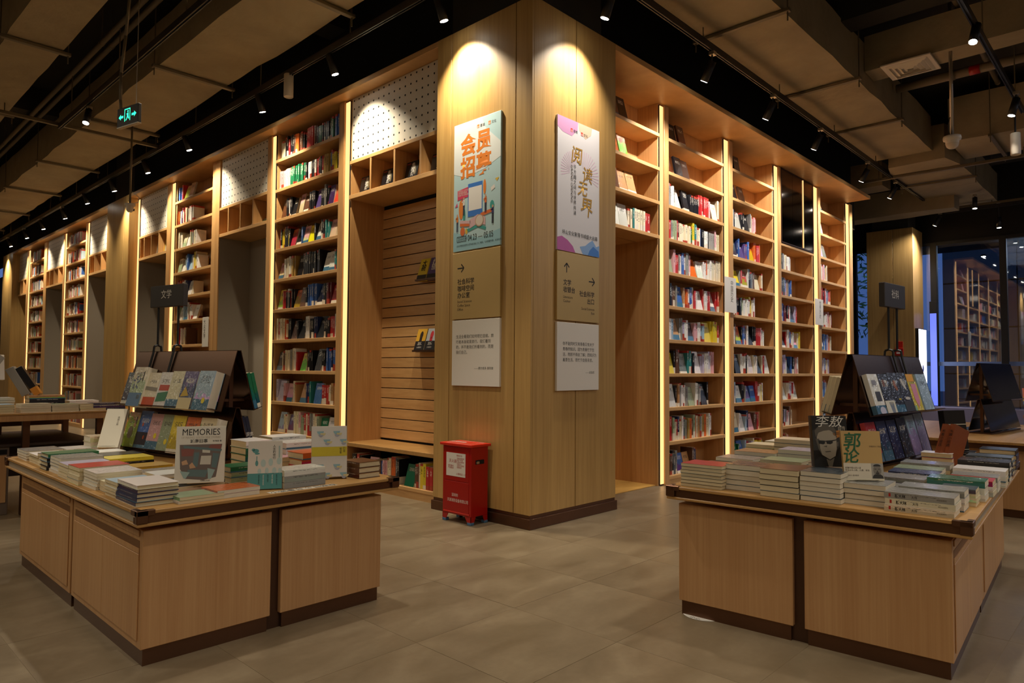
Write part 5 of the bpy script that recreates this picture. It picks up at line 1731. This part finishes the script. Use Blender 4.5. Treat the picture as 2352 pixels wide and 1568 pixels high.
# left rear quarter
stack(e, .10, .385, 5, .0200, "brown topped, behind the front left corner stack", 'f', L=.22, Wd=.19, spine='f')
stack(e, .12, .66, 5, .0230, "magazine topped, right table's left edge", 'k', L=.25, Wd=.21, spine='b', top='h', film=1)
stack(e, .37, .46, 5, .0210, "dark topped, second row of the right table", 'k', L=.24, Wd=.2, spine='b', top='s')
stack(e, .40, .72, 5, .0240, "grey topped, third row of the right table", 'k', L=.26, Wd=.22, spine='b', top='e')
stack(e, .15, .95, 5, .0270, "glossy topped, left edge fourth row", 'k', L=.28, Wd=.22, spine='b', top='a', film=1)
stack(e, .43, .99, 6, .0270, "lavender topped, right table fourth row", 'k', L=.28, Wd=.22, spine='b', top='v', film=1)
stack(e, .66, .46, 5, .0230, "behind the brown topped front stack", 'f', L=.22, Wd=.2, spine='b')
stack(e, .68, .74, 5, .0240, "behind the portrait book, first", 'k', L=.24, Wd=.2, spine='b', top='f', film=1)
stack(e, .30, 1.28, 7, .0290, "cream topped, behind the right stand", 'k', L=.26, Wd=.21, spine='b', top='c')
stack(e, .05, 1.30, 6, .0250, "with cream top, left edge fifth row", 'k', L=.2, Wd=.2, spine='b', top='c')
stack(e, .10, 1.60, 6, .0250, "sixth row, right table's left edge", 'c', L=.24, Wd=.2, spine='b', top='w')

for i in range(3):
    for k_, s_ in ((0, 0),):
        pass
# lettering on the three cream volumes
for i, o in enumerate([o for o in COL.objects if 'of cream lettered volumes, right' in o.get('label', '')]):
    zc = (o.location.z - ZT) / 1
    L_, Wd_, t_ = o.scale
    mb = MB().box(.40 , .5005, .25, .43, .5012, .8)
    mb.build('seal', M['ink_red'], o)
    c = text(o, 'lettering', '斯大林', .62, .34, .22, .503, M['ink'], rot=(0, 0, PI), sx=.085, bold=.02)
    text(o, 'lettering', '大传', .5, .10, .26, .503, M['ink'], rot=(0, 0, PI), sx=.09)
    text(o, 'lettering', '传记出版社', .28, -.26, .36, .503, M['ink_brown'], rot=(0, 0, PI), sx=.1)

la = custom('black and white portrait book with white brush title, right table', e, .800, .275, ZT + .157, .195, .285, .022, .66, .16, '#1b1a19')
g1, g2, g3 = ink('#a59a88'), ink('#5c554a'), ink('#2c2925')
flat(la, 'print', [[(-.0975, .09), (.03, .09), (.075, .14), (.08, .2), (.04, .24), (-.03, .25), (-.0975, .2)]], g3, ZM)
flat(la, 'portrait', [[(-.075, .165), (-.07, .10), (-.05, .065), (-.01, .04), (.022, .06), (.032, .10), (.034, .165), (.015, .20), (-.03, .21), (-.06, .20)]], g1, ZM - .0004)
flat(la, 'portrait', [[(-.08, .165), (-.085, .20), (-.06, .228), (-.02, .238), (.02, .228), (.036, .20), (.036, .16), (.026, .185), (0, .205), (-.035, .20), (-.062, .19)]], g2, ZM - .0006)
flat(la, 'portrait', [[(-.082, .155), (-.07, .10), (-.05, .06), (-.06, .10), (-.062, .155)], [(.034, .135), (.044, .140), (.042, .115), (.033, .112)], [(-.035, .085), (-.005, .088), (.0, .083), (-.03, .080)], [(-.042, .112), (-.022, .108), (-.022, .118)]], g2, ZM - .0007)
flat(la, 'portrait', [[(-.068, .147), (-.034, .145), (-.030, .130), (-.042, .124), (-.066, .128)], [(-.024, .145), (.012, .148), (.012, .132), (-.002, .125), (-.022, .128)], [(-.035, .144), (-.022, .144), (-.022, .139), (-.035, .139)], [(.010, .148), (.036, .153), (.036, .148), (.010, .142)]], ink('#141312'), ZM - .0010)
flat(la, 'portrait', [[(-.0975, .0), (.06, .0), (.085, .07), (.05, .10), (.03, .06), (-.005, .035), (-.04, .05), (-.07, .055), (-.0975, .03)]], ink('#1d1b19'), ZM - .0009)
flat(la, 'portrait', [[(-.03, .045), (-.01, .035), (.015, .05), (0, .0), (-.02, .0)]], ink('#776e60'), ZM - .0011)
flat(la, 'print', [disc(.05, .185, .034, .018, 16), [(.045, .172), (.03, .158), (.06, .17)]], ink('#c07a2a'), ZM - .0004)
text(la, 'lettering', '李敖', .068, -.085, .228, ZM - .0012, M['ink_w'], shear=.25, sx=1.15)
text(la, 'lettering', '自传', .027, .045, .205, ZM - .0012, ink('#c9bfae'), sx=.8)
text(la, 'lettering', '真实的故事\n诚实的记录', .009, .05, .187, ZM - .0010, M['ink'], 'CENTER')
vtext(la, 'lettering', '一个人的时代', .0105, .055, .075, ZM - .0013, ink('#c9bfae'), step=.0125)
vtext(la, 'lettering', '全新修订版', .0095, .072, .085, ZM - .0013, ink('#b5863c'), step=.012)
backer(e, .800 - .0135, .275 + .0175, ZT + .157, .195, .285, .022, .66, .16, 'second copy behind the black and white portrait book', '#4a4650')
gl = custom('tan book with green brush title and portrait strip, right table', e, .985, .185, ZT + .110, .205, .265, .018, .62, .20, '#c39f66')
flat(gl, 'print', [rect(-.1025, .0, .1025, .012)], ink('#d8cdb4'), ZM)
flat(gl, 'print', [rect(-.1025, .012, .040, .092)], ink('#d6cbb6'), ZM)
flat(gl, 'print', [rect(.040, .012, .1025, .092)], ink('#a09a90'), ZM)
flat(gl, 'portrait', [disc(.070, .055, .021, .029, 16)], ink('#7d766b'), ZM - .0004)
flat(gl, 'portrait', [[(.042, .012), (.100, .012), (.096, .026), (.085, .034), (.055, .034), (.046, .026)], disc(.070, .076, .020, .012, 12, 0, PI)], ink('#2b2826'), ZM - .0007)
flat(gl, 'portrait', [disc(.070, .040, .010, .006, 10), rect(.056, .060, .066, .063), rect(.074, .060, .084, .063), disc(.070, .050, .004, .004, 8)], ink('#3a3430'), ZM - .0010)
text(gl, 'lettering', '郭', .095, -.098, .175, ZM - .0008, M['ink_green'], shear=.15, bold=.012)
text(gl, 'lettering', '论', .085, -.104, .100, ZM - .0008, M['ink_green'], shear=.15, bold=.012)
text(gl, 'lettering', '作家本人 作品', .010, .04, .178, ZM - .0008, M['ink_brown'])
text(gl, 'lettering', '读懂中国人的人生\n笑谈古今人物、人情、世故', .0105, -.096, .063, ZM - .0008, M['ink_brown'], line=1.2)
text(gl, 'lettering', '出版发行  图书推荐', .008, -.096, .024, ZM - .0008, M['ink_brown'])
book_easel('clear easel holding the tan book with the green title', e, .972, .215, ZT + .1075, .12, .16, .62, .20)
bk = custom('standing black book with pale top edge, right table rear', e, 1.15, 2.36, ZT + .093, .21, .31, .05, 1.0, .12, '#15110f')
flat(bk, 'print', [rect(-.105, .200, .105, .206), rect(-.105, .01, .105, .014)], ink('#c9bfa8'), ZM)
for i in range(2):
    r = custom(('brown lettered volume leaning before the black standing book, inner', 'brown lettered volume leaning before the black standing book, outer')[i], e, 1.14 - .048 * i, 2.10 - .02 * i, ZT + .014, .15, .29, .042, -.95, .0, '#8a4a2c', 'brown lettered volumes')
    r.rotation_euler = (0, .40, e.to_euler().z + 1.05)
    vtext(r, 'lettering', '长篇小说选', .026, -.0765, .225, .030, M['ink'], step=.034, rot=(0, 0, -PI / 2))

S1 = FR @ Matrix.Translation((.60, 1.50, ZT)) @ Matrix.Rotation(RS_A, 4, 'Z')
ur = [(.12, .175, .30, .034, 'w', 'white book with small dark picture, nearest on right stand'), (.305, .175, .30, .034, 'k', 'black wrapped book with pale foot, second on right stand'), (.485, .175, .31, .034, 'k', 'black wrapped book with painted head, third on right stand'),
      (.665, .175, .31, .034, 'k', 'black wrapped book with pale face shape, fourth on right stand'), (.845, .175, .30, .034, 'y', 'yellow and pink book, fifth on right stand upper tier'), (1.05, .20, .30, .04, 'l', 'silver blue wrapped book, last on right stand upper tier')]
lr = [(.12, .17, .29, .034, 'r', 'red wrapped book, nearest on right stand lower tier'), (.31, .17, .29, .034, 'n', 'dark blue wrapped book, second on right stand lower tier'), (.50, .17, .29, .034, 'n', 'navy wrapped book, third on right stand lower tier'),
      (.69, .17, .30, .036, 'k', 'black and silver wrapped book, fourth on right stand lower tier'), (.88, .17, .31, .036, 'l', 'shiny pale blue book, fifth on right stand lower tier'), (1.07, .17, .32, .036, 'l', 'shiny pale blue book, last on right stand lower tier')]
stand_row(S1, 1, .386, .138, ur, '', TU)
stand_row(S1, 1, .048, .111, lr, '', TL_)
face_book('second white copy behind the nearest book on right stand', S1, .138 + .006 + .002, .075, .386, .175, .30, .034, PI / 2, TU, 'w', 0, 0) if 0 else None
for i in range(3):
    face_book('cream backed book on the hidden side of right stand, %s from the front' % nth(i + 1), S1, -(.138 + .008 + .03 * (3 - i)), .12 + .0 * i, .386, .18, .285 - .004 * i, .028, -PI / 2, TU, 'c', 0, 0, 'cream books on the hidden side of right stand')
sticker_on(ur[0][5], [('#3b3b3f', [rect(-.03, .10, .055, .17)]), ('#c8c8dc', [disc(.02, .03, .05, .03, 14)]), ('#8a8890', [rect(-.04, .22, .03, .255)])])
sticker_on(ur[1][5], [('#ded9c8', [rect(-.0875, 0, .0875, .10)]), ('#8fa6cf', [[(-.02, .09), (.06, .09), (.05, .0), (.0, .0)]]), ('#7a4a34', [disc(-.02, .23, .018, .03, 10)])])
sticker_on(ur[2][5], [('#9a6248', [disc(.0, .22, .022, .035, 10), disc(.02, .19, .02, .02, 8)]), ('#b9a62e', [rect(0, .10, .05, .112)])])
sticker_on(ur[3][5], [('#c9c4bf', [[(-.05, .26), (-.02, .265), (.03, .19), (.02, .17), (-.02, .20)]]), ('#c9c4bf', [disc(.0, .11, .05, .012, 10)]), ('#3c3c42', [rect(-.0875, 0, .0875, .09)])])
sticker_on(ur[4][5], [('#d98fa8', [[(-.04, .22), (.06, .22), (.05, .08), (.0, .03), (-.04, .10)]]), ('#e2a02a', [rect(-.0875, .24, .0875, .30)]), ('#8fb89a', [rect(.05, .24, .0875, .30), rect(-.0875, 0, -.05, .05)])])

# ------------------------------------------------------------------ tables beyond: rear left pair, rear right
tb = thing('nesting_table', 'tall oak nesting table at the far left, piled with books', 'table', (-3.30, 3.72, 0))
MB().box(-1.6, 0, .985, 1.02, 1.7, 1.005, 0, .003).build('table_top', M['oak_top'], tb)
MB().box(-1.595, .01, .925, 1.01, 1.69, .984, 0, .003).build('edge_band', M['oak_table'], tb)
for x in (-1.45, .255, .90):
    for y in (.22, 1.50):
        MB().box(x - .03, y - .03, 0, x + .03, y + .03, .924, 0, .003).build('leg', M['bronze'], tb)
MB().box(.285, 1.47, .78, .87, 1.53, .924).build('rail', M['bronze_dark'], tb)
lt2 = thing('storage_bench', 'low grey storage bench with dark brown top under the nesting table', 'bench', (-3.20, 3.98, 0))
MB().box(-1.6, .07, 0, .05, .92, .66, 0, .004).build('carcass', plain('taupe_laminate', '#6f5f52', .6), lt2)
MB().box(-1.62, .04, .662, .80, 1.62, .69, 0, .003).build('lid', plain('dark_brown_top', '#3c2a22', .55), lt2)
MB().box(.051, .30, .34, .78, 1.60, .661, 0, .003).build('apron', plain('dark_brown_side', '#2e201a', .6), lt2)
MB().box(.70, .35, 0, .76, 1.55, .339).build('end_panel', plain('dark_brown_end', '#2e201a', .6) if 'dark_brown_end' not in bpy.data.materials else bpy.data.materials['dark_brown_end'], lt2)
MB().box(-1.58, .060, .12, .03, .069, .58, 0, .002).build('drawer_front', M['oak_table'], lt2)
MB().box(-1.58, .063, .59, .03, .0695, .635).build('finger_slot', M['black'], lt2)

TB = Matrix.Translation((-3.30, 3.72, 0))
ZB = 1.0054
for a in ((-.08, .16, 4, .0200, 'front left of the far nesting table', 'c', .40, .26, 'b', 'l'), (.30, .15, 4, .0200, 'second along the front of the nesting table', 'c', .25, .22, 'b', 'c'), (.545, .15, 4, .0175, 'third along the front of the nesting table', 'c', .235, .22, 'b', 'e'),
          (.785, .15, 3, .0230, 'fourth along the front of the nesting table', 'c', .235, .22, 'b', 'h'), (.0, .46, 6, .0220, 'under the yellow edged pile on the nesting table', 'd', .36, .28, 'b', 'w'),
          (.52, .46, 2, .0260, 'of lavender yellow spines on nesting table', 'v', .36, .22, 'f', 'v'), (.84, .44, 2, .0260, 'orange red, right on the nesting table', 'o', .26, .22, 'f', 'o'), (.52, .74, 4, .0350, 'of black and yellow novels on nesting table', 'k', .32, .22, 'f', 'a'), (.86, .74, 3, .0260, 'of thin mixed covers, right rear of nesting table', 'r', .28, .22, 'f', 'w'),
          (-.28, .62, 14, .0215, 'tallest cream pile on the nesting table', 'c', .20, .20, 'b', 'c'), (-.08, .80, 12, .0255, 'behind the yellow edged pile, nesting table', 'w', .34, .24, 'b', 'r'), (-.52, .22, 5, .02, 'white and yellow at the left picture edge, nesting table', 'w', .24, .2, 'b', 'w'), (-.50, .52, 9, .022, 'cream at the left edge of nesting table', 'c', .22, .2, 'b', 'e'), (-.45, .95, 13, .0225, 'rear cream pile, left on nesting table', 'c', .22, .2, 'b', 'c')):
    stack(TB, a[0], a[1], a[2], a[3], a[4], a[5], L=a[6], Wd=a[7], spine=a[8], top=a[9], z=ZB, film=random.choice((0, 1)))
z_ = ZB
stack(TB, .94, .15, 3, .0240, 'of navy patterned books, front right of nesting table', 'n', L=.30, Wd=.22, spine='f', z=ZB, film=1, hard=1)
for i, (x, y, z, w, h, t, rz, tl, rol, c, lab) in enumerate(((-.20, .62, ZB + .30, .06, .34, .17, .3, .0, .55, 'c', 'thick cream volume tilted on top of the far left piles'), (-.05, .63, ZB + .30, .08, .31, .16, .3, .0, .62, 'h', 'grey volume pair tilted against the thick cream volume'), (.10, .80, ZB + .305, .16, .26, .05, .2, .12, 0, 'w', 'white and navy book standing behind the tilted volumes'),
                                                       (.46, .76, ZB + .145, .06, .34, .19, -.3, 0, -.55, 'k', 'black volume with orange foot, tilted on the nesting table'), (.36, .78, ZB + .145, .08, .32, .18, -.3, 0, -.50, 'h', 'film wrapped volume tilted beside the black orange one'))):
    r = thing('display_book', lab, 'book', TB @ Vector((x, y, z)), rz, None, -tl)
    r.rotation_euler = (-tl, rol, rz)
    MB().box(-w / 2, 0, 0, w / 2, t, h, 0, .002).build('cover', ink(PAL[c][0], .3), r)
    MB().box(-w / 2 + .004, .003, h + .0001, w / 2 - .004, t - .003, h + .002).build('page_block', M['paper_w'], r)
    if c == 'k':
        MB().box(-w / 2 - .001, -.001, 0, w / 2 + .001, t + .001, .09).build('paper_band', ink('#cf8a2a'), r)
for k, (x, y) in enumerate(((0.10, .83),)):
    pass
fl_ = thing('acrylic_stand', 'little wooden card leaning by the left column', 'card', (-.05, 10.5, .90), -.6)
MB().prism([(-.12, 0, 0), (.12, 0, 0), (.05, 0, .34)], (0, .02, 0)).build('card', M['oak'], fl_)
MB().box(-.14, -.02, -.02, .14, .06, 0).build('base', M['oak'], fl_)
MB().cyl((0, .02, -.90), (0, .02, -.02), .015, n=8).build('pole', M['strut'], fl_)
MB().cyl((0, .02, -.90), (0, .02, -.88), .12, n=16).build('foot', M['strut'], fl_)

FB = Matrix.Translation((3.75, -3.35, 0)) @ Matrix.Rotation(.03, 4, 'Z')
rt2 = thing('low_table', 'light oak table behind the right table, bare but for a stand', 'table', (3.75, -3.35, 0), .03)
MB().box(0, -1.2, ZT - .03, 3.0, 1.75, ZT, 0, .004).build('table_top', M['oak_top'], rt2)
MB().box(.03, -1.17, ZT - .085, 2.97, 1.72, ZT - .031, 0, .003).build('edge_band', M['bronze'], rt2)
MB().box(.10, -1.1, .08, 2.9, 1.65, ZT - .086, 0, .004).build('cabinet', M['oak_table'], rt2)
MB().box(.13, -1.07, 0, 2.87, 1.62, .079).build('plinth', M['bronze'], rt2)
SB = stand(FB, .92, .66, -PI / 2 - .14, 1.15, 'empty mirror bronze book stand on the light oak table', None, 1, k=.98)
for c in SB.children:
    if c.name.startswith(('upper', 'lower')):
        c.data.materials[0] = M['mirror_dark']
bb = thing('base_board', 'dark plinth board under the empty bronze stand', 'board', FB @ Vector((1.02, .45, ZT + .0002)), .0)
bpy.data.objects.remove(bb)

TR = Matrix.Translation((7.6, -4.6, 0))
rt3 = thing('display_table', 'distant book table by the window, cut off by the right edge', 'table', (7.6, -4.6, 0))
MB().box(0, -1.0, .80, 2.4, 1.9, .85, 0, .004).build('table_top', M['oak_top'], rt3)
MB().box(.02, -.98, .74, 2.38, 1.88, .799).build('edge_band', M['bronze'], rt3)
MB().box(.1, -.9, .08, 2.3, 1.8, .739, 0, .004).build('cabinet', M['oak_table'], rt3)
MB().box(.13, -.87, 0, 2.27, 1.77, .079).build('plinth', M['bronze'], rt3)
for i, (x, y, n, c, tp) in enumerate(((.20, 1.62, 6, 'c', 'c'), (.22, 1.30, 7, 'c', 'e'), (.50, 1.66, 4, 'w', 'w'), (.22, .98, 6, 'c', 'a'), (.55, 1.25, 8, 'c', 'c'))):
    stack(TR, x, y, n, .024, nth(i + 1) + ' of the distant window table', c, L=.26, Wd=.2, spine='r', z=.8504, top=tp, film=1)
for lab, x, y, c, w, h in (('orange patterned book standing on the distant window table', .12, 1.80, 'o', .22, .24), ('yellow dotted book standing on the distant window table', .20, 1.36, 'y', .2, .3), ('grey book under clear film on the distant window table', .72, 1.55, 'h', .28, .32)):
    face_book(lab, TR, x, y, .8504 + (.172 if c == 'y' else .148 if c == 'o' else .20) * 1.0, w, h, .03, -PI / 2 + .3, .2, c, 0, 1)

# plain far end on the left: white peg wall beyond the last column
pw = struct('wall_far', MB().box(-6, 25.0, 0, .3, 25.15, 4.4, 0), M['white_lam'])
hb = MB()
for i in range(28):
    for j in range(22):
        x, z = -3.2 + i * .13, 1.4 + j * .13
        hb.poly([(x + .02 * math.cos(a * PI / 3), 24.998, z + .02 * math.sin(a * PI / 3)) for a in range(6)])
hb.build('peg_hole', M['black'], pw, kind='stuff')

finish_texts()
